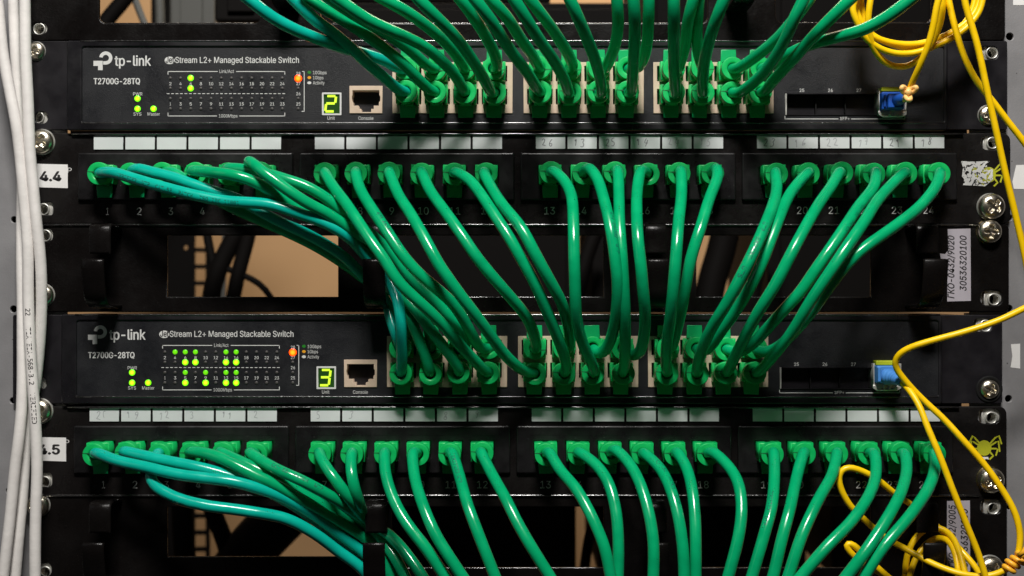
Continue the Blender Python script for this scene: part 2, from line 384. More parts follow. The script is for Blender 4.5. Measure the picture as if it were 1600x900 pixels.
# ------------------------------------------------------------------ switches
def build_switch(dx, dy, ear_l, ear_r, digit, lit, label):
    X0, X1 = 104 + dx, 1481 + dx; Y0, Y1 = 63 + dy, 203.5 + dy
    o = (dx, dy)
    sw = thing('network_switch', P((X0 + X1) / 2, Y1, 0), label, 'network switch', 'rack switches')
    g = Geo(); g.box(P(X0 + 6, Y1 + 5.5, -3) , P(X1 + 30, Y0 + 1, -3) + Vector((0, 0.20, 0))); g.obj('chassis', M['ear'], sw)
    yl = [(64, 80)] if dy == 0 else []
    g = Geo(); g.extr([rrect(ear_l, Y0 + 1, X0 + 8, Y1 - 1, 3)] + ([rrect(54, 174, 75, 193, 9)] if dy == 0 else [rrect(52, 590, 73, 608, 8)]), 0.6, 2.0, 0.3); g.obj('mounting_ear', M['ear'], sw)
    rs = rrect(1531, 72, 1560, 93, 9) if dy == 0 else rrect(1521, 497, 1551, 518, 9)
    g = Geo(); g.extr([rrect(X1 - 8, Y0 + 1, ear_r, Y1 - 1, 3), rs], 0.6, 2.0, 0.3); g.obj('mounting_ear', M['ear'], sw)
    g = Geo(); g.extr([rrect(X0, Y0, X1, Y1, 4), rrect(128 + dx, 73 + dy, 1475 + dx, 191.5 + dy, 4)], 3.2, 6.0, 0.7, 3); g.obj('bezel', M['bezel'], sw)
    jb = [(613, 801), (818, 1006), (1021, 1209)]
    holes = [rect(a + 1, 98 + 0, b - 1, 176) for a, b in jb] + [rect(547, 135, 596, 176), rect(505, 147, 531, 178), rect(1229, 147, 1373, 179), rect(1375, 138, 1416, 181)]
    g = Geo(); g.extr([rect(126, 71, 1477, 193)] + holes, 2.4, 3.0, 0, off=o); g.obj('faceplate', M['face'], sw)
    g = Geo(); g.box(P(130 + dx, 190 + dy, -9), P(1470 + dx, 75 + dy, -8.4)); g.obj('inner_panel', M['dark'], sw)
    lip(sw, X0 + 22, X1 - 4, Y0 + 1.2, 2.8, 0.6); lip(sw, X0 + 23, X1 - 6, 192.3 + dy, 2.75, 0.55)
    # jack blocks with eight openings each
    for a, b in jb:
        cols = [a + 25.5 + 44.7 * k for k in range(4)]; lp = [rect(a, 97, b, 177)]
        for c in cols:
            for yy, up in ((115, -1), (151, 1)):
                lp.append([(c - 19.8, yy - 12), (c + 19.8, yy - 12), (c + 19.8, yy + 12), (c + 9, yy + 12), (c + 9, yy + 18), (c - 9, yy + 18), (c - 9, yy + 12), (c - 19.8, yy + 12)] if up > 0 else
                          [(c - 19.8, yy + 12), (c + 19.8, yy + 12), (c + 19.8, yy - 12), (c + 9, yy - 12), (c + 9, yy - 14.5), (c - 9, yy - 14.5), (c - 9, yy - 12), (c - 19.8, yy - 12)])
        g = Geo(); g.extr(lp, 3.0, 9.0, 0.2, off=o); g.obj('jack_block', M['beige'], sw)
    g = Geo(); g.extr([rect(546, 134, 597.5, 177), [(551, 141), (592.5, 141), (592.5, 149), (594, 150), (594, 158), (592, 159), (592, 165), (584, 165), (584, 170), (580, 170), (580, 175), (564, 175), (564, 170), (560, 170), (560, 165), (551.5, 165), (551.5, 159), (550, 158), (550, 150), (551, 149)]], 3.0, 9.0, 0.2, off=o); g.obj('console_jack', M['beige'], sw)
    # numeral window
    g = Geo(); g.extr([rrect(503, 144.5, 533.5, 180, 1), rect(505.7, 147.2, 530.8, 177.3)], 2.7, 0.6, 0.05, off=o); ds = g.obj('unit_display', M['white_print'], sw)
    g = Geo(); g.extr([rect(505, 146.5, 531.5, 178)], 2.0, 0.6, off=o); g.obj('display_window', M['display'], ds)
    seg = {'a': [(511.5, 150), (524, 150)], 'b': [(525, 151), (523.8, 160.5)], 'c': [(523.5, 162.5), (522.2, 173)], 'd': [(508.6, 174), (521.3, 174)], 'e': [(509.5, 162.5), (508.2, 173)], 'g': [(510, 161.5), (523, 161.5)]}
    g = Geo()
    for q in {'2': 'abged', '3': 'abgcd'}[digit]: g.extr([stroke(seg[q], 3.6)], 2.2, 0.3, off=o)
    g.obj('digit', M['digit'], ds)
    # SFP cage
    g = Geo()
    g.extr([rect(1227.5, 145.5, 1375, 180), rect(1229.5, 147, 1374, 179)], 2.9, 2.5, off=o)
    g.obj('sfp_cage', M['ear'], sw); g = Geo()
    for xx in (1274, 1320): g.extr([rect(xx, 147.5, xx + 1.6, 178.5)], -1.0, 6, off=o)
    g.obj('cage_divider', M['dark'], sw)
    g = Geo(); g.extr([rect(1227.3, 146, 1229.3, 179.5)], 3.1, 3, off=o); g.obj('cage_lip', M['tin'], sw)
    # printing
    d = 2.46; g = Geo()
    def L(x0, y0, x1, y1, w=1.1): g.extr([stroke([(x0, y0), (x1, y1)], w)], d, 0.02, off=o)
    def T(s, x0, x1, yb, cap, bold=0.012): g.text(s, x0 + dx, x1 + dx, yb + dy, cap, d, bold)
    ring = [(165.3 + 10.3 * math.cos(a), 90.6 + 10.3 * math.sin(a)) for a in [math.radians(188 + 262 * k / 30) for k in range(31)]]
    inn = [(165.3 + 4.9 * math.cos(a), 90.6 + 4.9 * math.sin(a)) for a in [math.radians(188 + 262 * k / 30) for k in range(31)]]
    g.extr([ring + inn[::-1]], d, 0.02, off=o)
    g.extr([[(146, 95), (160.4, 95), (160.4, 109.6), (153.2, 109.6), (153.2, 103), (146, 103)]], d, 0.02, off=o)
    g.extr([rect(161.2, 95.6, 166, 101)], d + .01, 0.02, off=o)
    T('tp-link', 179.5, 235.5, 102.6, 15.6, 0.012)
    g.obj('brand_logo', M['white_print'], sw); g = Geo()
    T('Stream L2+ Managed Stackable Switch', 274, 467, 98.3, 9.3, 0.006)
    g.extr([circ(265.2, 94.3, 8, 24, 0.74)], d, 0.02, off=o)
    g.obj('model_lettering', M['white_print'], sw); g = Geo(); T('T2700G-28TQ', 146.5, 218.5, 131.5, 9.2, 0.016); g.obj('model_number', M['white_print'], sw); g = Geo()
    T('PWR', 208, 222.5, 149.3, 5.0, 0.0); T('SYS', 208.5, 221, 180.6, 5.0, 0.0); T('Master', 230.5, 249.8, 180.6, 5.0, 0.0)
    T('Link/Act', 343, 365.5, 114.0, 5.2, 0.0); T('1000Mbps', 342, 371, 183.6, 5.0, 0.0)
    L(262, 111.7, 340, 111.7); L(369, 111.7, 445.5, 111.7); L(262.5, 111.2, 262.5, 116.5); L(445, 111.2, 445, 116.5)
    L(262, 181.2, 339, 181.2); L(374, 181.2, 445.5, 181.2); L(262.5, 176, 262.5, 181.7); L(445, 176, 445, 181.7)
    for k in range(27): L(260.5 + 6.95 * k, 146.3, 264.8 + 6.95 * k, 146.3, 1.0)
    for k in range(12):
        c = 266.2 + 15.9 * k
        for n_, yy in ((2 * k + 2, 133.2), (2 * k + 1, 164.8)):
            w = 1.7 if n_ < 10 else 3.3
            if n_ == 1: w = 0.8
            T(str(n_), c - w, c + w, yy, 4.7, 0.004)
    for n_, yy in ((28, 117), (27, 133), (26, 148.8), (25, 164.8)): T(str(n_), 463, 469.4, yy, 4.7, 0.004)
    L(472, 111.6, 475.8, 111.6); L(475.3, 111, 475.3, 174.5); L(471.3, 174, 475.8, 174)
    T('10Gbps', 489, 510.2, 116, 5.2, 0.0); T('1Gbps', 489, 505.4, 124, 5.2, 0.0); T('Activity', 489, 507, 132, 5.2, 0.0)
    g.extr([circ(483.3, 129.4, 3.2, 16, 0.7)], d, 0.02, off=o)
    g.obj('lamp_legend', M['white_print'], sw); g = Geo()
    T('Unit', 511.6, 523.2, 187, 5.2, 0.0); T('Console', 560, 583.4, 187.2, 5.2, 0.0)
    g.obj('socket_lettering', M['white_print'], sw); g = Geo()
    for n_, xx in ((25, 1253), (26, 1297.5), (27, 1342), (28, 1380)): T(str(n_), xx - 3.6, xx + 3.6, 143.6, 5.0, 0.006)
    L(1226, 185.8, 1310, 185.8); L(1330, 185.8, 1414.5, 185.8); L(1226.5, 181, 1226.5, 186.3); L(1414, 180, 1414, 186.3)
    T('SFP+', 1312.5, 1327.5, 187.6, 4.8, 0.0)
    g.obj('slot_lettering', M['white_print'], sw)
    g = Geo(); g.text('Jet', 259 + dx, 272 + dx, 98 + dy, 9.0, d + .05, 0.012); g.obj('inverse_lettering', M['ink'], sw)
    # lamps
    lp = [((215, 154), 'led_green'), ((215, 170), 'led_green'), ((240, 170), 'led_green'), ((466, 122.6), 'led_orange')]
    for k in range(12):
        for r_, yy in enumerate((122, 138, 154, 170)):
            lp.append(((266.2 + 15.9 * k, yy), lit.get((k, r_), 'led_off')))
    for yy in (138, 154, 170): lp.append(((466, yy), 'led_off'))
    for (x, y), mm in lp:
        r = (1.95 if mm == 'led_orange' else 1.62) * K * 3 if mm in ('led_green', 'led_orange') else (1.3 * K * 3 if mm == 'led_dim' else 0.8 * K * 3)
        c = P(x + dx, y + dy, 2.4)
        g = Geo(); g.lathe([(r, -.0003), (r, .00015), (r * .9, .0003), (r * .6, .00042), (0, .0005)], c, 16)
        bmesh.ops.translate(g.bm, verts=g.bm.verts, vec=-c)
        ob = g.obj('status_led', M[mm]); ob.parent = sw; ob.location = c - sw.location
        if mm != 'led_off': ob['label'] = {'led_green': 'lit bright green status lamp', 'led_dim': 'lit dim green status lamp', 'led_orange': 'lit orange status lamp'}[mm]
    for yy, mm in ((113, 'legend_green'), (121.2, 'legend_orange')):
        if mm not in M: M[mm] = mat(mm, (0.01, 0.20, 0.01) if 'green' in mm else (0.75, 0.33, 0.01), 0.5)
        g = Geo(); g.extr([circ(483.3 + dx, yy + dy, 2.9, 16, 0.8)], d + .01, 0.02); g.obj('legend_dot', M[mm], sw)
    return sw
sw1 = build_switch(0, 0, 48, 1574, '2', {(2, 0): 'led_green', (2, 1): 'led_green'}, 'black rack switch at the top showing a lit green numeral 2')
l2 = {(k, 0): 'led_dim' for k in (1, 2, 3, 6, 7)}; l2.update({(k, 1): 'led_green' for k in (2, 3, 6, 7)})
l2.update({(k, 2): 'led_dim' for k in (2, 4, 6, 7)}); l2.update({(k, 3): 'led_green' for k in (2, 4, 6, 7)})
sw2 = build_switch(-8.5, 428, 20, 1566, '3', l2, 'black rack switch in the lower half showing a lit green numeral 3')

# ------------------------------------------------------------------ patch panels
DIG = {'0': [[(.5,0),(.15,.15),(.05,.55),(.3,1),(.7,.9),(.9,.5),(.75,.1),(.45,0)]], '1': [[(.2,.35),(.6,0),(.5,1)]], '2': [[(.1,.25),(.4,0),(.8,.15),(.7,.5),(.1,.95),(.5,.9),(1,1)]],
       '3': [[(.15,.1),(.6,0),(.8,.2),(.4,.45),(.85,.65),(.6,1),(.1,.9)]], '4': [[(.35,0),(.05,.6),(.9,.55)],[(.7,.2),(.6,1)]], '5': [[(.9,.02),(.3,.05),(.2,.45),(.7,.45),(.8,.75),(.5,1),(.1,.92)]],
       '6': [[(.7,0),(.25,.35),(.1,.75),(.4,1),(.8,.85),(.7,.55),(.2,.65)]], '7': [[(.1,.1),(.9,.02),(.4,1)],[(.25,.5),(.8,.48)]], '8': [[(.5,.45),(.15,.2),(.5,0),(.8,.2),(.5,.45),(.1,.75),(.5,1),(.9,.75),(.5,.45)]],
       '9': [[(.8,.3),(.4,.5),(.15,.25),(.5,0),(.85,.15),(.75,.6),(.5,1)]]}
def handwrite(g, txt, x, y, h, d):
    for ch in txt:
        sl = random.uniform(-.1, .25); hh = h * random.uniform(.85, 1.1); w = hh * .55; yo = random.uniform(-1, 1)
        for line in DIG[ch]:
            pts = [(x + px * w + (1 - py) * sl * hh + random.uniform(-.25, .25), y + yo + py * hh + random.uniform(-.25, .25)) for px, py in line]
            sm = []
            for a, b in zip(pts, pts[1:]): sm += [a, ((a[0] + b[0]) / 2, (a[1] + b[1]) / 2)]
            sm.append(pts[-1]); pts = [sm[0]] + [((sm[i-1][0] + 2 * sm[i][0] + sm[i+1][0]) / 4, (sm[i-1][1] + 2 * sm[i][1] + sm[i+1][1]) / 4) for i in range(1, len(sm) - 1)] + [sm[-1]]
            g.extr([stroke(pts, 1.15)], d, 0.02)
        x += w + 3.2 + random.uniform(-.5, 1.5)
def build_panel(dx, dy, name, cards, label):
    """dx, dy: offset from the panel stickered 4.4"""
    o = (dx, dy); pp = thing('patch_bay', P(820 + dx, 348 + dy, 0), label, 'patch panel', '24-port patch panels')
    sl = [rrect(60, 316, 83, 336, 5), rrect(1533, 212, 1562, 234, 10)] if dy == 0 else [rrect(60, 739, 81, 761, 6), rrect(1528, 639, 1563, 662, 10)]
    out = rrect(52, 208 + dy, 1579 + dx * .9, 349.3 + dy, 12)
    g = Geo(); g.extr([out] + sl, 0.4, 1.8, 0.45, 3); g.obj('front_plate', M['plate'], pp)
    lip(pp, 112 + dx, 1505 + dx, 209.6 + dy, 1.5, 0.6)
    tilt = lambda x: -2.0 * (x - 150) / 1330 if dy == 0 else 0
    for i in range(24):
        x = 146.5 + 49.35 * (i + i // 6) + dx; y = 213.5 + dy - (2 if dy else 0) + tilt(x)
        g = Geo(); g.extr([rect(x, y, x + 45.8, y + 20)], 1.0, 0.5, 0.04)
        cd = g.obj('label_card', M['card'], pp)
        t = cards.get(i)
        if t:
            g = Geo(); handwrite(g, t[0], x + 9, y + 3.8, 12.5, 1.05); g.obj('handwriting', M[t[1]], cd)
    for m in range(4):
        a = 121 + dx + m * 346.2; b = a + 336.5
        lp = [rrect(a, 238.5 + dy, b, 313 + dy, 3)]
        for k in range(6):
            c = 168 + 49.35 * (m * 7 + k) + dx
            lp.append(rect(c - 18, 262 + dy, c + 18, 288 + dy))
        g = Geo(); g.extr(lp, 2.4, 2.2, 0.8, 3); md = g.obj('jack_module', M['module'], pp)
        g = Geo()
        for k in range(6):
            c = 168 + 49.35 * (m * 7 + k) + dx
            g.extr([rect(c - 20, 296 + dy, c + 20, 297 + dy), ], 2.5, 0.3); g.extr([rect(c - 22, 252 + dy, c + 22, 252.8 + dy)], 2.5, 0.3)
        g.obj('moulded_ridge', M['module'], md)
    for i in range(24):
        if i % 6 == 0: g = Geo()
        c = 168 + 49.35 * (i + i // 6) + dx; s = str(i + 1); w = 3.6 if len(s) == 1 else 8.2
        if s == '1': w = 2.2
        g.text(s, c - w, c + w, 336 + dy - tilt(c) * -1, 11.5, 0.48, 0.0)
        if i % 6 == 5: g.obj('printed_numbers', M['grey_print'], pp)
    g = Geo(); g.text('P', 105.5 + dx * .6, 112 + dx * .6, 270 + dy - (2 if dy else 0), 8, 0.48, 0.0)
    g.obj('printed_letter', M['white_print'], pp)
    g = Geo(); st = [(58 + dx * .4, 256 + dy), (105.5 + dx * .4, 257 + dy), (106 + dx * .4, 294 + dy), (58 + dx * .4, 292.5 + dy)]
    g.extr([st], 0.75, 0.3); sk = g.obj('name_sticker', M['sticker'], pp)
    g = Geo(); xx = 63 + dx * .35; g.text(name, xx, xx + 32, 282.5 + dy, 14.5, 0.82, 0.03); g.obj('sticker_lettering', M['ink'], sk)
    if dy:
        g = Geo(); g.extr([[(1533, 714), (1544, 714), (1545, 718), (1541, 717), (1536, 719), (1532, 717)]], 0.6, 0.1); g.obj('paper_scrap', M['sticker'], pp)
    # spider emblem
    cx, cy = (1539, 698) if dy else (1546, 271)
    g = Geo(); g.extr([circ(cx - 1, cy + 2, 11.2, 28, 1.08)], 0.5, 0.04)
    for s in (-1, 1):
        for pts in ([(8, -5), (16, -14), (19 + (s > 0) * 3, -17), (26, -4)], [(9, -2), (17, -7), (21, -9), (23, 8)], [(9, 3), (17, 3), (20, 4), (17, 14)], [(7, 7), (11, 12), (13, 14), (7, 20)]):
            g.extr([stroke([(cx + s * px, cy + py) for px, py in pts], 2.6)], 0.52, 0.05)
    g.obj('spider_emblem', M['spider'], pp)
    if not dy:
        m = mat('sticker_residue', (0.72, 0.72, 0.70), 0.7)
        nt = m.node_tree; b = nt.nodes["Principled BSDF"]; tc = nt.nodes.new("ShaderNodeTexCoord")
        n = nt.nodes.new("ShaderNodeTexNoise"); n.inputs["Scale"].default_value = 420; n.inputs["Detail"].default_value = 2; n.inputs["Distortion"].default_value = 1.6
        nt.links.new(tc.outputs["Object"], n.inputs["Vector"])
        t = nt.nodes.new("ShaderNodeMath"); t.operation = 'GREATER_THAN'; t.inputs[1].default_value = 0.44
        nt.links.new(n.outputs["Fac"], t.inputs[0]); nt.links.new(t.outputs[0], b.inputs["Alpha"])
        g = Geo(); ol = []
        for x, y in [(1502, 252), (1522, 253), (1546, 252), (1543, 260), (1552, 266), (1551, 280), (1540, 291), (1504, 290), (1506, 280), (1503, 275), (1505, 262)]: ol.append((x + random.uniform(-1, 1), y + random.uniform(-1, 1)))
        g.extr([ol], 0.72, 0.1); g.obj('scraped_sticker', m, pp)
    return pp
c44 = {12: ('26', 'pencil'), 13: ('13', 'pencil'), 14: ('25', 'pencil'), 15: ('14', 'pencil'), 16: ('24', 'pencil_faint'), 17: ('15', 'pencil_faint'), 18: ('23', 'pencil'), 19: ('16', 'pencil_faint'), 20: ('22', 'pencil_faint'), 21: ('17', 'pencil_faint'), 22: ('21', 'pencil'), 23: ('18', 'pencil')}
c45 = {0: ('20', 'pencil_faint'), 1: ('19', 'pencil_faint'), 2: ('12', 'pencil_faint'), 3: ('3', 'pencil_faint'), 4: ('11', 'pencil_faint'), 5: ('2', 'pencil_faint'), 6: ('5', 'pencil_faint'), 7: ('3', 'pencil_faint'), 10: ('8', 'pencil_faint'), 11: ('9', 'pencil_faint')}
build_panel(0, 0, '4.4', c44, 'black patch panel stickered 4.4 with twenty-four green plugs')
build_panel(-6.5, 427, '4.5', c45, 'black patch panel stickered 4.5 with a lime spider print')

# ------------------------------------------------------------------ cable managers (1U plates with windows and lacing fingers)
def finger(g, x, prof, w=33.0):
    """bent strap: profile of (plane y pixel, mm forward), w pixels wide, 2 mm thick"""
    pts = [Vector((0, -d / 1000, (450 - y) * K)) for y, d in prof]
    sm = spline([p for p in pts], 0.001, 2); fr = []
    for i, p in enumerate(sm):
        t = (sm[min(i + 1, len(sm) - 1)] - sm[max(i - 1, 0)]).normalized(); n = Vector((0, -t.z, t.y)) * 0.001; fr.append((p + n, p - n))
    hw = w * K / 2; X = (x - 800) * K; rings = []
    for a, b in fr:
        rings.append([g.bm.verts.new(Vector((X + sx, q.y, q.z))) for q, sx in ((a, -hw + .0006), (a, hw - .0006), (a * .8 + b * .2, hw), (a * .2 + b * .8, hw), (b, hw - .0006), (b, -hw + .0006), (a * .2 + b * .8, -hw), (a * .8 + b * .2, -hw))])
    for a, b in zip(rings, rings[1:]):
        for k in range(8): g.bm.faces.new((a[k], b[k], b[(k + 1) % 8], a[(k + 1) % 8])).smooth = k in (0, 2, 4, 6)
    g.bm.faces.new(rings[0]); g.bm.faces.new(rings[-1][::-1])
def build_manager(y0, y1, windows, slots, fx, x0, x1, label, stick=None, rad=0):
    cm = thing('cable_manager', P(820, y1, 0), label, 'cable manager', 'cable management panels')
    g = Geo(); g.extr([rrect(x0, y0, x1, y1, 8)] + [rrect(a, b, c, e, rad) if rad else rect(a, b, c, e) for a, b, c, e in windows] + slots, 0.4, 2.2, 0.7, 3); g.obj('front_plate', M['manager'], cm)
    lip(cm, x0 + 12, x1 - 45, y0 + 1.5, 0.6, 0.7)
    for a, b, c, e in windows: lip(cm, a + rad, c - rad, e + .6, 0.0, 0.3)
    for x in fx:
        g = Geo(); finger(g, x, [(y0 + 9, -1), (y0 + 7, 6), (y0 + 5, 13), (y0 + 6, 17.2), (y0 + 12, 18), (y0 + 30, 18), (y0 + 48, 18)]); g.obj('lacing_finger', M['manager'], cm, recalc=True)
        g = Geo(); finger(g, x, [(y0 + 57, 28), (y0 + 66, 28.5), (y0 + 90, 27), (y0 + 112, 25), (y0 + 124, 21), (y0 + 128, 12), (y0 + 128, -1)]); g.obj('lacing_finger', M['manager'], cm, recalc=True)
    if stick:
        x_, ya, yb, lines, tear = stick
        ol = [(x_, ya), (x_ + 35.5, ya - 1), (x_ + 36, yb), (x_ - 1, yb + 1), (x_ - 0.5, ya + 80)] + tear
        g = Geo(); g.extr([ol], 0.75, 0.25); sk = g.obj('inventory_sticker', M['grey_sticker'], cm)
        g = Geo()
        for s, xb, ys, ye, cp in lines: g.text(s, ys, ye, xb, cp, 0.82, 0.012, rot=1, shear=0.22)
        g.obj('sticker_lettering', M['ink'], sk)
    return cm
build_manager(-112, 63.6, [(155, -60, 407, 36), (500, -60, 1106, 36), (1212, -60, 1456, 35)], [rrect(50, 36, 73, 53, 8)], (452, 1150), 46, 1571, 'black cable manager at the top edge with rounded windows', rad=11)
build_manager(350, 487.6, [(261, 368, 528, 464), (612, 368, 943, 464), (1088, 368, 1361, 464)], [rrect(60, 357, 82, 378, 9), rrect(1532, 454, 1566, 477, 10)], (175, 594, 1018, 1430), 56, 1577,
    'black cable manager between the 4.4 panel and the lower switch', (1481, 358, 470, [('ГКО-0432/9020', 1491, 466, 368, 10.2), ('30536320100', 1510, 454, 368, 10.2)], [(1482, 405), (1470, 404), (1469, 396), (1477, 397), (1482, 391)]))
build_manager(773, 909, [(261, 792, 528, 870), (612, 792, 943, 887), (1088, 792, 1361, 887)], [rrect(60, 880, 80, 901, 9), rrect(1532, 780, 1565, 803, 10)], (175, 594, 1018, 1430), 50, 1574,
    'black cable manager along the bottom edge, below the 4.5 panel', (1480, 783, 893, [('ГКО-0432/9005', 1493, 887, 789, 10.6), ('30536320100', 1512, 886, 795, 10.6)], []))

# ------------------------------------------------------------------ patch cables
def plug_parts():
    """plug seen from the front, latch below, origin on the rack plane at the socket centre"""
    g = Geo(); k = 1 / ease(8.6)
    def R(x0, y0, x1, y1, r): return [(800 + a, 450 + b) for a, b in rrect(x0, y0, x1, y1, r)]
    g.extr([[(800 - 17.6, 450 - 15.2), (800 - 5, 450 - 15.2), (800 - 3, 450 - 14.2), (800 + 3, 450 - 14.2), (800 + 5, 450 - 15.2), (800 + 17.6, 450 - 15.2), (800 + 17.8, 450 + 14.6), (800 + 13.2, 450 + 14.6), (800 + 12, 450 + 10), (800 - 12, 450 + 10), (800 - 13.2, 450 + 14.6), (800 - 17.8, 450 + 14.6)]], 8.8, 11.5, 0.55, 3)
    g.extr([R(-14.5, -13.4, 14.5, 12.6, 6)], 10.6, 4, 0.6, 3)
    body = g.obj('plug', M['plug']); 
    g = Geo(); g.lathe([(.0053, .0085), (.0055, .0100), (.0055, .0143), (.00545, .0147), (.0053, .01498), (.0052, .0150), (.0036, .01488), (.0035, .01487), (.0029, .0147), (.0027, .0145), (.0025, .0138)], (0, 0, 0), 36)
    boot = g.obj('strain_relief', M['plug'])
    g = Geo(); g.extr([[(800 - 12.6, 450 + 14.8), (800 + 12.6, 450 + 14.8), (800 + 11.4, 450 + 35), (800 - 11.4, 450 + 35)]], 4.6, 1.2, 0.3, 2)
    g.extr([R(-9.5, 9, 9.5, 17, 2)], 7.6, 5, 0.4, 2)
    la = g.obj('latch', M['latch'])
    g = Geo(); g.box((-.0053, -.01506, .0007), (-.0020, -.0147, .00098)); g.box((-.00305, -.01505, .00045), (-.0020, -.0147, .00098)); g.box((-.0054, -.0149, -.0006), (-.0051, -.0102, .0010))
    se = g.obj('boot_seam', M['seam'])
    out = [body.data, boot.data, la.data, se.data]
    for o in (body, boot, la, se): bpy.data.objects.remove(o)
    return out
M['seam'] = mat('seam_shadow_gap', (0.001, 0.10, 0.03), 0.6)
PLUG, BOOT, LATCH, SEAM = plug_parts()
def add_plug(parent, at, up=False, jitter=0):
    b = bpy.data.objects.new('plug', PLUG); COL.objects.link(b); b.parent = parent; b.location = Vector(at) - parent.location
    b.rotation_euler = (0, (math.pi if up else 0) + random.uniform(-.03, .03), 0)
    for n_, me in (('strain_relief', BOOT), ('latch', LATCH), ('boot_seam', SEAM)):
        c = bpy.data.objects.new(n_, me); COL.objects.link(c); c.parent = b
        if n_ == 'strain_relief': sh = (random.uniform(-.0004, .0004), random.uniform(-.0003, .0004), random.uniform(-.0004, .0004))
        if n_ != 'latch': c.location = sh
    return b
def path3(trace, prof):
    """trace of (px, py[, mm]) -> world points; where no depth is given the profile prof(t) gives it"""
    L = [0]
    for a, b in zip(trace, trace[1:]): L.append(L[-1] + math.hypot(a[0] - b[0], a[1] - b[1]))
    return [P(p[0], p[1], p[2] if len(p) > 2 else prof(l / L[-1])) for p, l in zip(trace, L)]
RC = 0.0027
def wrap_text(parent, pts, s0, text, size, material, ang, flip=False, r=RC):
    """writing printed along a round cable: arc length s0 (m), ang = where round the cable (0 faces the viewer)"""
    cu = bpy.data.curves.new("t", 'FONT'); cu.body = text; cu.size = size; cu.resolution_u = 2; cu.offset = size * 0.012
    if FONTS['mono']: cu.font = FONTS['mono']
    o = bpy.data.objects.new("t", cu); me = bpy.data.meshes.new_from_object(o)
    L = [0]
    for a, b in zip(pts, pts[1:]): L.append(L[-1] + (b - a).length)
    for v in me.vertices:
        s = s0 + v.co.x; i = 0
        while i < len(L) - 2 and L[i + 1] < s: i += 1
        f = (s - L[i]) / max(1e-9, L[i + 1] - L[i]); p = pts[i].lerp(pts[i + 1], f)
        t = (pts[i + 1] - pts[i]).normalized(); if_ = Vector((0, -1, 0)); n = (if_ - t * if_.dot(t)).normalized(); u = n.cross(t)
        a = ang + (v.co.y - size * .35) / r * (-1 if flip else 1)
        v.co = p + (n * math.cos(a) + u * math.sin(a)) * (r * 1.012) 
    g = Geo(); g.mesh(me); bpy.data.objects.remove(o); bpy.data.curves.remove(cu); bpy.data.meshes.remove(me)
    return g.obj('printed_text', material, parent)
def patch_cable(label, trace, prof, start=None, end=None, teal=False, text=None):
    """start / end: (plane px, plane py, latch up) of the plug at that end, or None where the cable leaves the picture"""
    base = P(*(start or end)[:2], 0); th = thing('patch_cable', base, label, 'patch cable', 'green patch cables')
    pts = path3(trace, prof)
    if start: a = P(start[0], start[1], 0); pts = [a + Vector((0, -.0095, 0)), a + Vector((0, -.0135, 0))] + pts
    if end: a = P(end[0], end[1], 0); pts = pts + [a + Vector((0, -.0135, 0)), a + Vector((0, -.0095, 0))]
    sp = spline(pts)
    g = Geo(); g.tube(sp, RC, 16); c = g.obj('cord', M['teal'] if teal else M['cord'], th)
    for e in (start, end):
        if e: add_plug(th, P(e[0], e[1], 0), e[2])
    for s0, s, sz, ang in (text or []): wrap_text(c, sp, s0, s, sz, M['cord_print'], ang)
    return th
def port44(n): return (168 + 49.35 * (n - 1 + (n - 1) // 6), 275, False)
def port45(n): return (161.5 + 49.35 * (n - 1 + (n - 1) // 6), 703.5, False)
def port_sw(block, col, up, low):
    x = (613, 818, 1021)[block] + 25.5 + 44.7 * col; y = 115 if up else 151
    return (x - 8.5, y + 428 + (1.2 if not up else -0.5), up) if low else (x, y, up)
def hump(H):
    H *= 1.1
    return lambda t: 16 + H * (math.sin(math.pi / 2 * (t * .95 + .03) / .48) if t < .475 else 1 - max(0, (t - .475) / .54) ** 2)
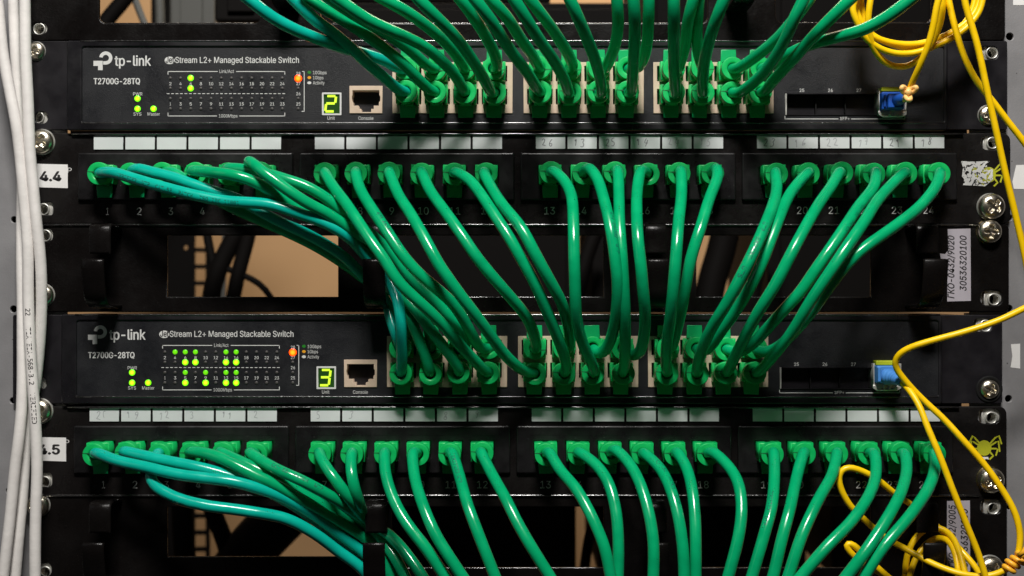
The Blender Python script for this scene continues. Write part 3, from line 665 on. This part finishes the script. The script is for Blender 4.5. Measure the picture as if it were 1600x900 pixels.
C44 = {
 1: ([(175,269,22),(212,280,28),(250,291,32),(300,304,35),(350,314,36),(425,320,37),(462,332,37),(500,345,36),(530,360,34),(555,380,29),(572,400,24),(588,416,21),(604,430,20),(613,447,22),(622,470,26),(626,500,28),(627,537,24),(628,568,18)], 0, (0,0,False)),
 2: ([(212,263,20),(237,269,24),(270,277,26),(300,288,28),(337,300,29),(372,311,29),(400,326,28),(430,343,28),(461,357,27),(495,374,25),(536,400,20),(566,430,14),(586,450,9),(603,468,9),(611,500,13),(620,526,16)], 0, (0,0,True)),
 3: ([(266,267,18),(276,272,19),(290,282,20),(340,312,21),(366,326,22),(394,338,22),(420,350,22),(461,368,21),(500,388,18),(545,417,12),(570,436,7),(590,446,8),(606,450,11),(627,466,17),(642,500,21),(657,537,20),(669,570,16)], 0, (0,1,False)),
 4: ([(298,267,22),(318,268,30),(347,271,36),(375,276,38),(412,291,36),(441,311,33),(460,322,30),(500,342,27),(540,364,25),(565,383,24),(586,405,20),(606,428,19),(630,462,22),(655,492,25),(680,525,24),(705,557,20),(717,576,16)], 0, (0,2,False)),
 5: ([(352,263,20),(366,263,24),(400,268,28),(430,275,30),(439,278,31),(478,291,32),(512,311,31),(535,331,29),(570,358,27),(600,385,26),(636,430,24),(660,480,20),(672,522,17)], 0, (0,1,True)),
 6: ([(393,257,24),(388,252,31),(396,256,38),(412,269,42),(441,291,43),(478,316,41),(514,335,37),(536,350,34),(561,367,31),(590,382,28),(612,396,26),(640,430,26),(675,464,28),(700,492,27),(720,514,23),(730,536,18)], 0, (0,2,True)),
 7: ([(507,268,20),(517,287,27),(540,317),(560,347),(582,380),(600,405),(622,440),(655,472),(685,500),(715,535),(740,562),(757,579,16)], 33, (0,3,False)),
 8: ([(555,266,20),(562,295,28),(585,332),(607,365),(630,400),(655,428),(687,455),(706,472),(722,495),(737,522),(753,546,16)], 28, (0,3,True)),
 9: ([(607,266,20),(620,300,29),(642,335),(665,375),(685,412),(702,437),(720,462),(740,488),(765,522),(785,550),(805,570),(823,581,15.5)], 36, (1,0,False)),
 10: ([(658,266,20),(670,295,28),(695,330),(720,365),(745,402),(772,435),(800,467),(822,494),(836,528),(838,546,16)], 32, (1,0,True)),
 11: ([(710,268,20),(732,280,26),(750,302),(770,332),(795,370),(815,405),(837,445),(852,480),(867,517),(880,550),(885,577,16)], 31, (1,1,False)),
 12: ([(755,268,20),(767,292,29),(785,320),(815,357),(838,400),(860,440),(877,472),(886,500),(890,525),(889,545,16)], 35, (1,1,True)),
 13: ([(863,266,20),(877,277,26),(892,302),(896,350),(897,400),(899,462),(901,500),(910,535),(922,562),(929,580,16)], 34, (1,2,False)),
 14: ([(919,261,20),(932,277,27),(945,317),(955,362),(962,412),(965,450),(963,487),(957,522),(946,547),(935,554,17)], 32, (1,2,True)),
 15: ([(965,264,20),(967,300,31),(968,350),(972,405),(976,475),(977,525),(975,575,17)], 30, (1,3,False)),
 16: ([(1002,265,20),(996,295,29),(995,337),(997,375),(1002,420),(1005,455),(1008,487),(1006,525),(999,551),(986,557,17)], 36, (1,3,True)),
 17: ([(1064,265,20),(1065,300,30),(1060,350),(1056,402),(1052,450),(1047,500),(1042,537),(1041,576,17)], 36, (2,0,False)),
 18: ([(1119,261,21),(1122,274,27),(1108,312),(1095,355),(1080,402),(1071,450),(1064,487),(1056,520),(1048,545,17)], 29, (2,0,True)),
 19: ([(1211,268,20),(1214,287,26),(1211,310),(1201,338),(1189,367),(1173,402),(1155,437),(1135,475),(1115,507),(1097,545),(1089,577,17)], 38, (2,1,False)),
 20: ([(1265,268,19),(1252,281,26),(1232,307),(1219,337),(1206,370),(1193,405),(1174,445),(1152,482),(1127,517),(1107,545),(1095,551,17)], 30, (2,1,True)),
 21: ([(1312,268,20),(1300,290,27),(1282,315),(1260,352),(1238,393),(1210,447),(1185,487),(1162,530),(1147,560),(1138,579,16)], 36, (2,2,False)),
 22: ([(1369,267,20),(1366,291,28),(1342,322),(1320,355),(1295,392),(1272,425),(1250,457),(1225,484),(1200,512),(1173,540),(1148,552,17)], 31, (2,2,True)),
 23: ([(1414,269,20),(1396,286,26),(1370,315),(1350,347),(1327,380),(1303,416),(1267,470),(1237,520),(1209,555),(1188,579,16)], 36, (2,3,False)),
 24: ([(1469,269,20),(1463,291,28),(1440,320),(1410,345),(1375,370),(1340,396),(1316,422),(1296,448),(1272,482),(1240,520),(1212,545),(1191,551,17)], 30, (2,3,True)),
}
COLR = lambda t: 'teal' if t else 'green'
for n, (tr, H, e) in C44.items():
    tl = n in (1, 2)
    tx = None
    if n == 1: tx = [(0.022, 'VERIFIED  UTP  CAT.5E  PATCH  ISO/IEC 11801', 0.0034, -0.1)]
    if n == 19: tx = [(0.052, 'UTP  EXPERT  UTS', 0.0042, -0.2)]
    if n in (8, 12, 14, 20, 22): tx = [(0.012 if n == 20 else 0.03 + .004 * (n % 5), ['VERIFIED UTP', 'CAT.5E  PATCH', '4PR 24AWG  UTP'][n % 3], 0.0033, [-.7, .5, .8][n % 3])]
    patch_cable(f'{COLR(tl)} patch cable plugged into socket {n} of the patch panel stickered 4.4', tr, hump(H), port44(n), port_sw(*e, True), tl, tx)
out = lambda H: (lambda t: 16 + H * math.sin(math.pi / 2 * min(1, t * 1.12 + .06)) ** 0.85)
C45 = {
 1: ([(152,708,20),(183,720,27),(229,730,32),(275,741,35),(321,747,36),(367,753,36),(400,762,34),(446,778,30),(492,805,24),(528,833,17),(567,862,12),(590,885,10),(605,915,10)], 0),
 2: ([(192,705,20),(220,711,25),(260,720,28),(305,729,30),(351,741,30),(400,759,28),(450,784,24),(500,818,17),(540,848,10),(567,872,6),(590,905,5)], 0),
 3: ([(246,707,19),(243,720,24),(234,738,28),(236,752,30),(247,763,32),(275,778,34),(321,790,35),(367,796,34),(400,801,33),(446,810,30),(492,834,25),(528,861,19),(567,890,15),(590,925,12)], 0),
 4: ([(296,706,20),(330,710,28),(367,726,32),(400,743,33),(430,757,32),(476,783,28),(522,810,20),(567,838,13),(585,854,11),(604,880,11),(614,910,12)], 0),
 5: ([(340,705,19),(367,717,24),(397,731,27),(430,748,27),(480,776,23),(525,800,15),(567,826,7),(590,850,5),(610,880,6),(625,915,8)], 0),
 6: ([(388,706,20),(400,714,25),(430,732,33),(476,753,36),(516,775,32),(547,797,22),(567,815,13),(586,832,11),(603,850,12),(618,872,16),(638,910,20)], 0),
 7: ([(498,706,20),(505,723,26),(522,747,31),(541,772,31),(558,798,22),(570,815,13),(590,840,7),(610,865,8),(630,910,10)], 0),
 8: ([(550,706,20),(548,729,28),(553,759,32),(562,787,26),(569,806,14),(585,822,12),(603,832,14),(626,854,20),(660,900,27),(668,914,28)], 0),
 9: ([(601,706,20),(602,738,30),(614,778),(635,817),(666,857),(692,896),(705,915)], 34),
 10: ([(645,706,20),(647,741,30),(660,787),(681,836),(706,876),(732,915)], 38),
 11: ([(706,706,20),(718,744,30),(730,787),(748,836),(770,892),(779,915)], 36),
 12: ([(751,706,20),(767,738,29),(791,781),(806,812),(828,851),(858,899),(868,915)], 38),
 13: ([(858,706,20),(873,732,28),(901,765),(925,808),(944,854),(953,895),(957,915)], 38),
 14: ([(904,706,20),(928,723,27),(950,753),(962,796),(966,839),(966,894),(965,915)], 33),
 15: ([(960,701,21),(980,720,28),(999,753),(1014,802),(1021,848),(1021,897),(1020,915)], 37),
 16: ([(1006,708,20),(1029,729,28),(1047,762),(1060,808),(1067,857),(1069,897),(1069,915)], 36),
 17: ([(1058,706,20),(1072,729,27),(1081,762),(1086,808),(1087,850),(1087,915)], 34),
 18: ([(1114,706,20),(1136,726,28),(1154,756),(1159,796),(1154,839),(1139,897),(1134,915)], 38),
 19: ([(1209,706,20),(1210,747,31),(1205,796),(1197,825),(1188,857),(1176,897),(1171,915)], 36),
 20: ([(1256,706,20),(1246,741,29),(1234,796),(1221,845),(1209,897),(1204,915)], 36),
 21: ([(1308,706,20),(1302,738,29),(1277,784),(1252,839),(1234,894),(1227,915)], 38),
 22: ([(1366,707,20),(1369,738,29),(1359,772),(1331,814),(1292,854),(1255,897),(1240,915)], 42),
 23: ([(1414,708,20),(1417,732,28),(1408,769),(1380,820),(1347,869),(1325,897),(1312,915)], 42),
 24: ([(1460,708,20),(1461,732,28),(1451,762),(1420,808),(1383,851),(1356,891),(1343,915)], 40),
}
for n, (tr, H) in C45.items():
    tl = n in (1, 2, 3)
    tx = [(0.013, 'VERIFIED UTP', 0.0036, 0.1)] if n == 11 else None
    if n in (3, 6, 16, 19, 22): tx = [(0.02 + .005 * (n % 4), ['CAT.5E  PATCH  UTP', 'VERIFIED  UTP'][n % 2], 0.0033, [.75, -.6][n % 2])]
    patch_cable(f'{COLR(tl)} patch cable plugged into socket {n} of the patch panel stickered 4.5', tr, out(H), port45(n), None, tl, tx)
inn = lambda H: (lambda t: 16 + 1.45 * H * math.sin(math.pi / 2 * min(1, (1 - t) * 1.0 + .02)) ** 0.9)
TOP = [
 ((0,0,True), [(350,-28),(375,-12),(400,8),(425,27),(462,47),(500,62),(537,75),(575,86),(605,97),(624,108,17)], 40, 1),
 ((0,0,False), [(440,-20),(462,2),(487,27),(520,51),(550,76),(575,100),(600,121),(626,142,16)], 32, 1),
 ((0,1,True), [(470,-28),(500,-12),(530,8),(560,27),(600,50),(638,76),(662,98),(675,108,16.5)], 36, 0),
 ((0,1,False), [(465,-14),(487,2),(520,22),(562,48),(600,75),(630,100),(652,122),(672,141,16)], 29, 0),
 ((0,2,True), [(572,-18),(600,-1),(625,12),(662,37),(700,70),(719,95),(725,108,16.5)], 35, 0),
 ((0,2,False), [(500,-22),(530,0),(575,31),(625,54),(662,72),(687,92),(710,116),(724,140,16.5)], 40, 0),
 ((0,3,True), [(700,-22),(718,-3),(742,30),(762,62),(774,88),(776,107,16.5)], 33, 0),
 ((0,3,False), [(636,-22),(657,2),(682,27),(712,58),(737,92),(757,125),(769,146,16.5)], 42, 0),
 ((1,0,True), [(752,-22),(768,0),(790,24),(812,58),(830,84),(842,105,16.5)], 34, 0),
 ((1,0,False), [(726,-22),(743,0),(768,33),(797,78),(822,111),(842,142,16.5)], 42, 0),
 ((1,1,True), [(815,-22),(829,0),(851,29),(873,60),(889,87),(895,106,16.5)], 36, 0),
 ((1,1,False), [(790,-22),(804,0),(822,29),(844,64),(867,97),(883,127),(889,146,16.5)], 42, 0),
 ((1,2,True), [(962,-22),(964,0),(966,33),(962,67),(953,92),(944,108,16.5)], 32, 0),
 ((1,2,False), [(881,-22),(891,0),(904,29),(920,67),(932,100),(939,129),(939,148,16.5)], 42, 0),
 ((1,3,True), [(1014,-22),(1014,0),(1013,33),(1011,67),(1004,95),(993,108,16.5)], 30, 0),
 ((1,3,False), [(988,-22),(990,0),(992,33),(991,78),(989,111),(985,146,16.5)], 42, 0),
 ((2,0,True), [(1090,-22),(1083,0),(1075,33),(1071,67),(1064,94),(1058,109,16.5)], 31, 0),
 ((2,0,False), [(1053,-22),(1053,0),(1053,44),(1053,89),(1054,122),(1055,148,16.5)], 42, 0),
 ((2,1,True), [(1096,-22),(1092,0),(1089,44),(1090,78),(1095,98),(1100,109,16.5)], 28, 0),
 ((2,1,False), [(1140,-22),(1131,0),(1118,33),(1107,67),(1100,100),(1098,133),(1098,148,16.5)], 42, 0),
 ((2,2,True), [(1276,-22),(1264,0),(1240,31),(1217,58),(1189,82),(1162,102),(1150,108,17)], 32, 0),
 ((2,2,False), [(1262,-22),(1256,0),(1244,22),(1231,53),(1213,87),(1189,118),(1166,138),(1153,146,17)], 40, 0),
 ((2,3,True), [(1445,-20),(1425,-3),(1387,26),(1350,46),(1312,57),(1275,67),(1240,80),(1222,91),(1200,105,18)], 42, 0),
 ((2,3,False), [(1350,-20),(1330,-3),(1317,10),(1289,38),(1260,69),(1236,97),(1210,124),(1195,143,17)], 36, 0),
]
ORD = ['first', 'second', 'third', 'fourth']; BL = ['left', 'middle', 'right']
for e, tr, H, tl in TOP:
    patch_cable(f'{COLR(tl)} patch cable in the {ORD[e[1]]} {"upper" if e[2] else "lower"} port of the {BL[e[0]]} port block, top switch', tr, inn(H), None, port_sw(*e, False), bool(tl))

# ------------------------------------------------------------------ SFP transceivers
def sfp(dx, dy, label, conn_mat):
    o = (dx, dy); t = thing('sfp_transceiver', P(1395 + dx, 181 + dy, 0), label, 'transceiver', 'SFP transceivers')
    g = Geo(); g.extr([rect(1373.5, 140, 1417, 179), rect(1376, 144, 1414.5, 171)], 6.0, 14, 0.25, off=o); g.obj('metal_body', M['tin'], t)
    g = Geo(); g.extr([rect(1376, 143, 1414.5, 172)], 1.5, 1, off=o); g.obj('inner_face', M['dark'], t)
    g = Geo(); g.extr([rrect(1377.5, 135.8, 1411, 142.6, 1)], 8.0, 6, 0.3, off=o); g.obj('latch_tab', M['lime'], t)
    g = Geo()
    g.extr([[(1373, 173), (1382, 176), (1386, 180), (1405, 180), (1409, 176), (1417, 173), (1417, 179), (1410, 183), (1380, 183), (1373, 179)]], 6.8, 1.2, 0.25, off=o)
    g.extr([circ(1395, 176.5, 6.5, 20), circ(1395, 176.5, 3.2, 14)], 7.2, 1.2, 0.3, off=o); g.obj('bail', M['tin'], t)
    return t
sfp(0, 0, 'metal optical transceiver in slot 28 of the switch numbered 2', 'blue')
sfp(-8.5, 428, 'metal optical transceiver in slot 28 of the switch numbered 3', 'light_blue')

# ------------------------------------------------------------------ yellow fibers
RF = 0.00152
def fiber(label, *traces, conn=None):
    p0 = traces[0][0]; t = thing('fiber_cord', P(*p0), label, 'fiber cord', 'yellow optical fibers')
    for tr in traces:
        g = Geo(); sp = spline([P(*q) for q in tr], 0.002, 3); g.tube(sp, RF, 12); g.obj('cord', M['yellow'], t)
    return t
fa = fiber('yellow fiber dropping in front of the coil to the blue plug on the top switch', [(1478,-30,48),(1466,0,47),(1456,51,44),(1446,82,41),(1433,112,36),(1424,132,31),(1419,147,26),(1412,156,18),(1402,157,11)])
g = Geo(); g.extr([rrect(1378, 143.5, 1413, 171, 2)], 10.0, 12, 0.6, 3); cn = g.obj('fiber_plug', M['blue'], fa)
g = Geo(); g.extr([rrect(1388, 146, 1413, 168.5, 2)], 13.0, 5, 0.6, 3); g.extr([rrect(1381.5, 147, 1385, 167, 1)], 11, 2, 0.4); g.tube([P(1400, 157, 11), P(1408, 155, 16), P(1415, 150, 21)], lambda f: .0032 - .0012 * f, 16); g.obj('plug_latch', M['blue'], cn)
fiber('outermost yellow fiber of the coil at top right, hanging lowest', [(1366,-30,33),(1360,0,34),(1356,33,33),(1358,56,31),(1364,74,29),(1379,95,25),(1402,105,22),(1423,102,23),(1441,89,27),(1458,64,31),(1469,38,34),(1474,0,37),(1476,-30,39)])
fiber('yellow fiber loop second lowest in the coil at top right', [(1360,-40,31),(1340,-8,32),(1331,8,33),(1333,22,33),(1341,38,32),(1350,56,31),(1369,73,29),(1402,84,28),(1433,82,28),(1463,71,29),(1494,56,29),(1514,40,29),(1530,20,29),(1540,-30,29)])
fiber('yellow fiber loop third from the bottom in the coil at top right', [(1352,-40,27),(1338,-5,27),(1336,8,27),(1342,30,27),(1352,46,26),(1364,57,26),(1389,66,25),(1420,70,25),(1448,66,25),(1479,55,25),(1512,33,25),(1528,10,25),(1534,-30,25)])
fiber('short upright yellow fiber strand inside the top right coil', [(1345,-40,23),(1345,0,23),(1349,30,23),(1357,50,23),(1380,64,22),(1420,75,21),(1465,68,21),(1500,45,21),(1520,15,21),(1526,-30,21)])
fiber('straight yellow fiber running down the right rail from the top', [(1502,-40,50),(1507,0,50),(1527,70,50),(1542,140,49),(1555,198,48),(1570,267,46),(1590,350,44),(1606,425,42),(1612,500,40)])
fiber('yellow fiber crossing behind the straight one and leaving at right edge', [(1476,-40,36),(1482,0,37),(1492,42,38),(1507,90,37),(1527,128,36),(1550,157,36),(1575,190,36),(1600,222,36),(1640,280,36)])
fiber('yellow fiber entering from the right edge and curling past the pale blue plug', [(1660,455,40),(1600,482,42),(1562,500,42),(1512,517,40),(1450,534,36),(1417,545,33),(1401,557,30),(1397,570,28),(1405,583,27),(1425,607,27),(1450,632,28),(1472,652,30),(1506,689,34),(1536,723,36),(1564,762,38),(1585,799,40),(1594,833,41),(1592,862,41),(1588,880,41)])
fb = fiber('yellow fiber from the lower blue plug running down past the grey sticker', [(1386,589,10),(1398,591,15),(1410,598,23),(1425,615,29),(1438,637,33),(1447,662,36),(1469,714,40),(1490,769,42),(1512,824,42),(1530,869,42),(1541,905,42),(1550,930,42)])
g = Geo(); g.extr([rrect(1370, 571.5, 1404, 599, 2)], 10.0, 12, 0.6, 3); cn = g.obj('fiber_plug', M['light_blue'], fb)
g = Geo(); g.extr([rrect(1372, 574, 1377, 597, 1)], 12, 3, 0.4)
pts = spline([P(1385, 588, 9), P(1395, 590, 13), P(1405, 595, 19), P(1411, 599, 23)], 0.0006, 0)
nP = len(pts); g.tube(pts, lambda f: (.0040 - .0021 * f) * (1.0 - 0.10 * (math.sin(f * 44) > 0.2)), 18); g.obj('ribbed_boot', M['light_blue'], cn)
fiber('yellow fiber in a wide loop hung behind the green cables at bottom right', [(1540,915,22),(1524,886,20),(1505,864,16),(1480,838,9),(1462,820,8),(1444,806,10),(1426,790,15),(1399,772,22),(1368,747,26),(1340,733,27),(1320,730,27),(1310,741,27),(1313,762,27),(1328,790,26),(1353,814,24),(1383,840,22),(1414,857,22),(1460,882,30),(1499,896,36),(1535,901,38),(1562,896,40),(1582,882,41)])
fiber('yellow fiber with printed text making a narrow bend near the bottom', [(1410,925,20),(1383,899,20),(1355,884,20),(1333,868,20),(1322,855,20),(1323,848,20),(1335,851,20),(1350,868,21),(1372,888,22),(1400,912,22)])
fiber('yellow coil strand through the lower right lacing finger, upper one', [(1414,925,12),(1414,900,12),(1417,869,12),(1427,845,11),(1444,827,10),(1461,822,10),(1478,829,12),(1490,842,18),(1501,869,26),(1508,895,30),(1512,925,30)])
fiber('yellow coil strand through the lower right lacing finger, lower one', [(1417,925,16),(1421,900,15),(1429,876,14),(1444,853,12),(1460,841,10),(1476,840,13),(1489,855,20),(1496,880,26),(1498,905,28),(1498,930,28)])
def knot(x, y, d, s, label):
    t = thing('cord_tie', P(x, y, d), label, 'cable tie', 'orange ties on the fibers')
    g = Geo(); c = P(x, y, d); pts = []
    for k in range(64):
        a = 2 * math.pi * k / 64
        pts.append(c + Vector(((math.sin(a) + 1.2 * math.sin(2 * a)) * s * .42, math.cos(3 * a) * s * .35 , (math.cos(a) - 1.2 * math.cos(2 * a)) * s * .42)))
    pts.append(pts[0]); g.tube(pts, s * .27, 10); g.obj('tie_loop', M['tie'], t)
    g = Geo(); g.lathe([(0, s * .42), (s * .3, s * .36), (s * .42, s * .1), (s * .4, -s * .3)], c, 20); g.obj('tie_head', M['tie'], t)
knot(1419, 144, 31, 0.0042, 'pale orange tie where the fiber meets the upper blue plug')
M['amber'] = mat('amber_tie', (1.0, 0.50, 0.03), 0.4)
t = thing('cord_tie', P(1586, 880, 42), 'amber tie wound round the fibers at the bottom right edge', 'cable tie', 'orange ties on the fibers')
g = Geo(); a_, b_ = P(1575, 890, 41), P(1599, 866, 42); ax = (b_ - a_).normalized(); u_ = ax.cross(Vector((0, 1, 0))).normalized(); v_ = ax.cross(u_)
g.tube([a_.lerp(b_, k / 72) + (u_ * math.cos(k / 72 * 2 * math.pi * 3.5) + v_ * math.sin(k / 72 * 2 * math.pi * 3.5)) * (0.0026 + .0004 * math.sin(k * .4)) for k in range(73)], 0.0011, 10); g.obj('tie_loop', M['amber'], t)
g = Geo(); g.tube([P(1592, 868, 48), P(1600, 862, 50), P(1606, 850, 49), P(1612, 846, 48)], lambda f: .0012 - .0004 * f, 10); g.obj('tie_end', M['amber'], t)

# ------------------------------------------------------------------ white cables
def white_cable(label, tr, text=None):
    t = thing('white_cable', P(*tr[-1]), label, 'network cable', 'white cables down the left rail')
    sp = spline([P(*q) for q in tr], 0.0025, 4); g = Geo(); g.tube(sp, 0.00265, 18); c = g.obj('sheath', M['white_cable'], t)
    for s0, s, sz, ang in (text or []): wrap_text(c, sp, s0, s, sz, M['ink'], ang, r=0.00265)
white_cable('white cable that starts rightmost at the top and crosses behind the lettered one',
    [(37,-60,14),(39,0,14),(40,80,14),(44,160,14),(47,240,14),(52,293,14),(57,347,14),(63,400,13),(65,453,12),(64,507,10),(60,560,8),(54,610,7),(45,650,7),(40,700,7),(37,750,7),(31,820,8),(24,900,8),(18,960,8)])
white_cable('white cable that starts in the middle at the top and ends leftmost at the bottom',
    [(20,-60,6),(21,0,6),(24,80,6),(28,147,6),(32,213,5),(35,280,4),(34,347,5),(34,420,7),(35,475,8),(35,540,10),(35,600,12),(33,650,13),(30,680,14),(24,727,14),(16,807,14),(5,900,14),(-3,960,14)])
white_cable('white cable printed VERIFIED that starts leftmost at the top and ends rightmost',
    [(-14,-60,15),(-4,0,15),(4,80,15),(16,147,15),(24,187,15),(31,240,14),(36,293,14),(41,347,14),(44,400,14),(44,460,14),(46,520,15),(50,587,16),(54,640,17),(57,690,17),(58,740,17),(56,793,17),(55,847,17),(55,900,17),(55,960,17)],
    [(0.168, '22   TIA/EIA-568-B.2  VERIFIED', 0.0043, 0.35)])

# ------------------------------------------------------------------ dim things behind the rack, seen through the windows
def back(x, y, yb):
    """photograph pixel, yb metres behind the rack plane"""
    return P(x, y, -yb * 1000)
rp = thing('rear_rack_post', back(285, 900, .62), 'black rear rack post with a row of square holes, seen through the left window', 'rack post')
g = Geo(); s = 1.0
lp = [rect(236, -220, 327, 1100)] + [rect(304, yy, 321, yy + 19) for yy in [368 + 26 * k - 26 * 22 for k in range(60)] if -215 < yy < 1060] + [circ(290, 387, 3.5, 12)]
def rear_extr(g, loops, yb, thick):
    g.extr(loops, -yb * 1000, thick)
rear_extr(g, lp, .62, 4); g.obj('post_face', M['rear'], rp)
def rear_cable(tr, r, label, m='rear', yb=.35):
    pts = spline([back(x, y, yb + (q[0] if q else 0)) for x, y, *q in tr], 0.006, 3)
    g = Geo(); g.tube(pts, r, 12); tag(g.obj('rear_cable', M[m]), label, 'cable', 'dim cables behind the rack')
rear_cable([(322,200),(320,330),(327,390),(336,420),(326,470),(318,600)], 0.0035, 'blurred black cable bending beside the rear post in the left window')
rear_cable([(420,250),(372,360),(350,400),(334,440),(326,500),(320,640)], 0.0072, 'thick blurred black cable slanting down to the left in the left window')
rear_cable([(410,200),(390,360),(374,420),(362,480),(340,640)], 0.0058, 'straight thick blurred black cable in the middle of the left window')
rear_cable([(345,415),(365,425),(395,435),(415,450),(432,480),(440,560)], 0.0025, 'thin blurred black cable arching across the left window')
rear_cable([(352,250),(350,400),(346,600)], 0.0022, 'thin grey cable hanging upright behind the left window', 'rear_grey', .5)
rear_cable([(360,905),(395,855),(440,808),(500,745)], 0.020, 'broad black cable slanting up across the bottom left window')
rear_cable([(284,760),(286,830),(292,900)], 0.0085, 'black cable upright at the left of the bottom left window')
rear_cable([(322,750),(332,800),(350,840),(362,890)], 0.007, 'black cable sagging in the bottom left window')
rear_cable([(150,60),(168,28),(190,6),(215,-30)], 0.006, 'black cable in the left corner of the top left window')
rear_cable([(197,-40),(215,10),(235,60)], 0.003, 'grey cable in the top left window', 'rear_grey', .4)
rear_cable([(245,-40),(250,10),(250,60)], 0.004, 'grey cable upright in the top left window', 'rear_grey', .45)
def chassis(x0, y0, x1, y1, yb, dep, label, m='rear'):
    t = thing('equipment_chassis', back((x0 + x1) / 2, y1, yb), label, 'equipment', 'dark equipment behind the rack')
    a, b = back(x0, y1, yb), back(x1, y0, yb); g = Geo(); g.box(a, (b.x, b.y + dep, b.z), .002); g.obj('case', M[m], t)
    g = Geo(); g.box((a.x + .01, a.y - .004, a.z + .006), (b.x - .01, a.y - .0005, b.z - .006), .001); g.obj('front_cover', M[m], t)
chassis(560, 340, 903, 480, .45, .2, 'black equipment box seen through the middle window under panel 4.4')
chassis(925, 330, 1088, 480, .40, .2, 'black equipment box behind the middle lacing finger')
chassis(1200, 340, 1400, 480, .45, .2, 'black equipment box behind the right window under panel 4.4')
chassis(560, 770, 900, 900, .45, .2, 'black equipment box seen through the bottom middle window')
chassis(935, 770, 1260, 900, .45, .2, 'black equipment box behind the bottom right window')
chassis(1300, 770, 1400, 900, .45, .2, 'narrow black equipment box at the end of the bottom right window')
chassis(335, -40, 420, 33, .3, .2, 'black equipment box in the right of the top left window')
chassis(500, 4, 1000, 70, .4, .2, 'long low black equipment box behind the top middle window')
chassis(500, -90, 860, 3, .43, .2, 'black equipment box above the long low one at top')
chassis(1006, -90, 1120, 70, .42, .2, 'black equipment box at the right of the top middle window')
chassis(1200, -90, 1470, 70, .4, .2, 'black equipment box behind the top right window')
chassis(265, -60, 335, 60, .5, .2, 'slate equipment box in the top left window', 'rear_grey')
rear_cable([(936,350),(916,400),(904,450),(900,500)], 0.006, 'slanting black cable at the end of the middle window')
rear_cable([(1140,300),(1130,380),(1112,440),(1100,520)], 0.012, 'broad black cable slanting in the right window', yb=.42)
rear_cable([(1205,330),(1190,390),(1178,440),(1165,520)], 0.007, 'second black cable slanting in the right window', yb=.38)
rear_cable([(945,770),(922,830),(912,900)], 0.004, 'black cable slanting in the bottom middle window')
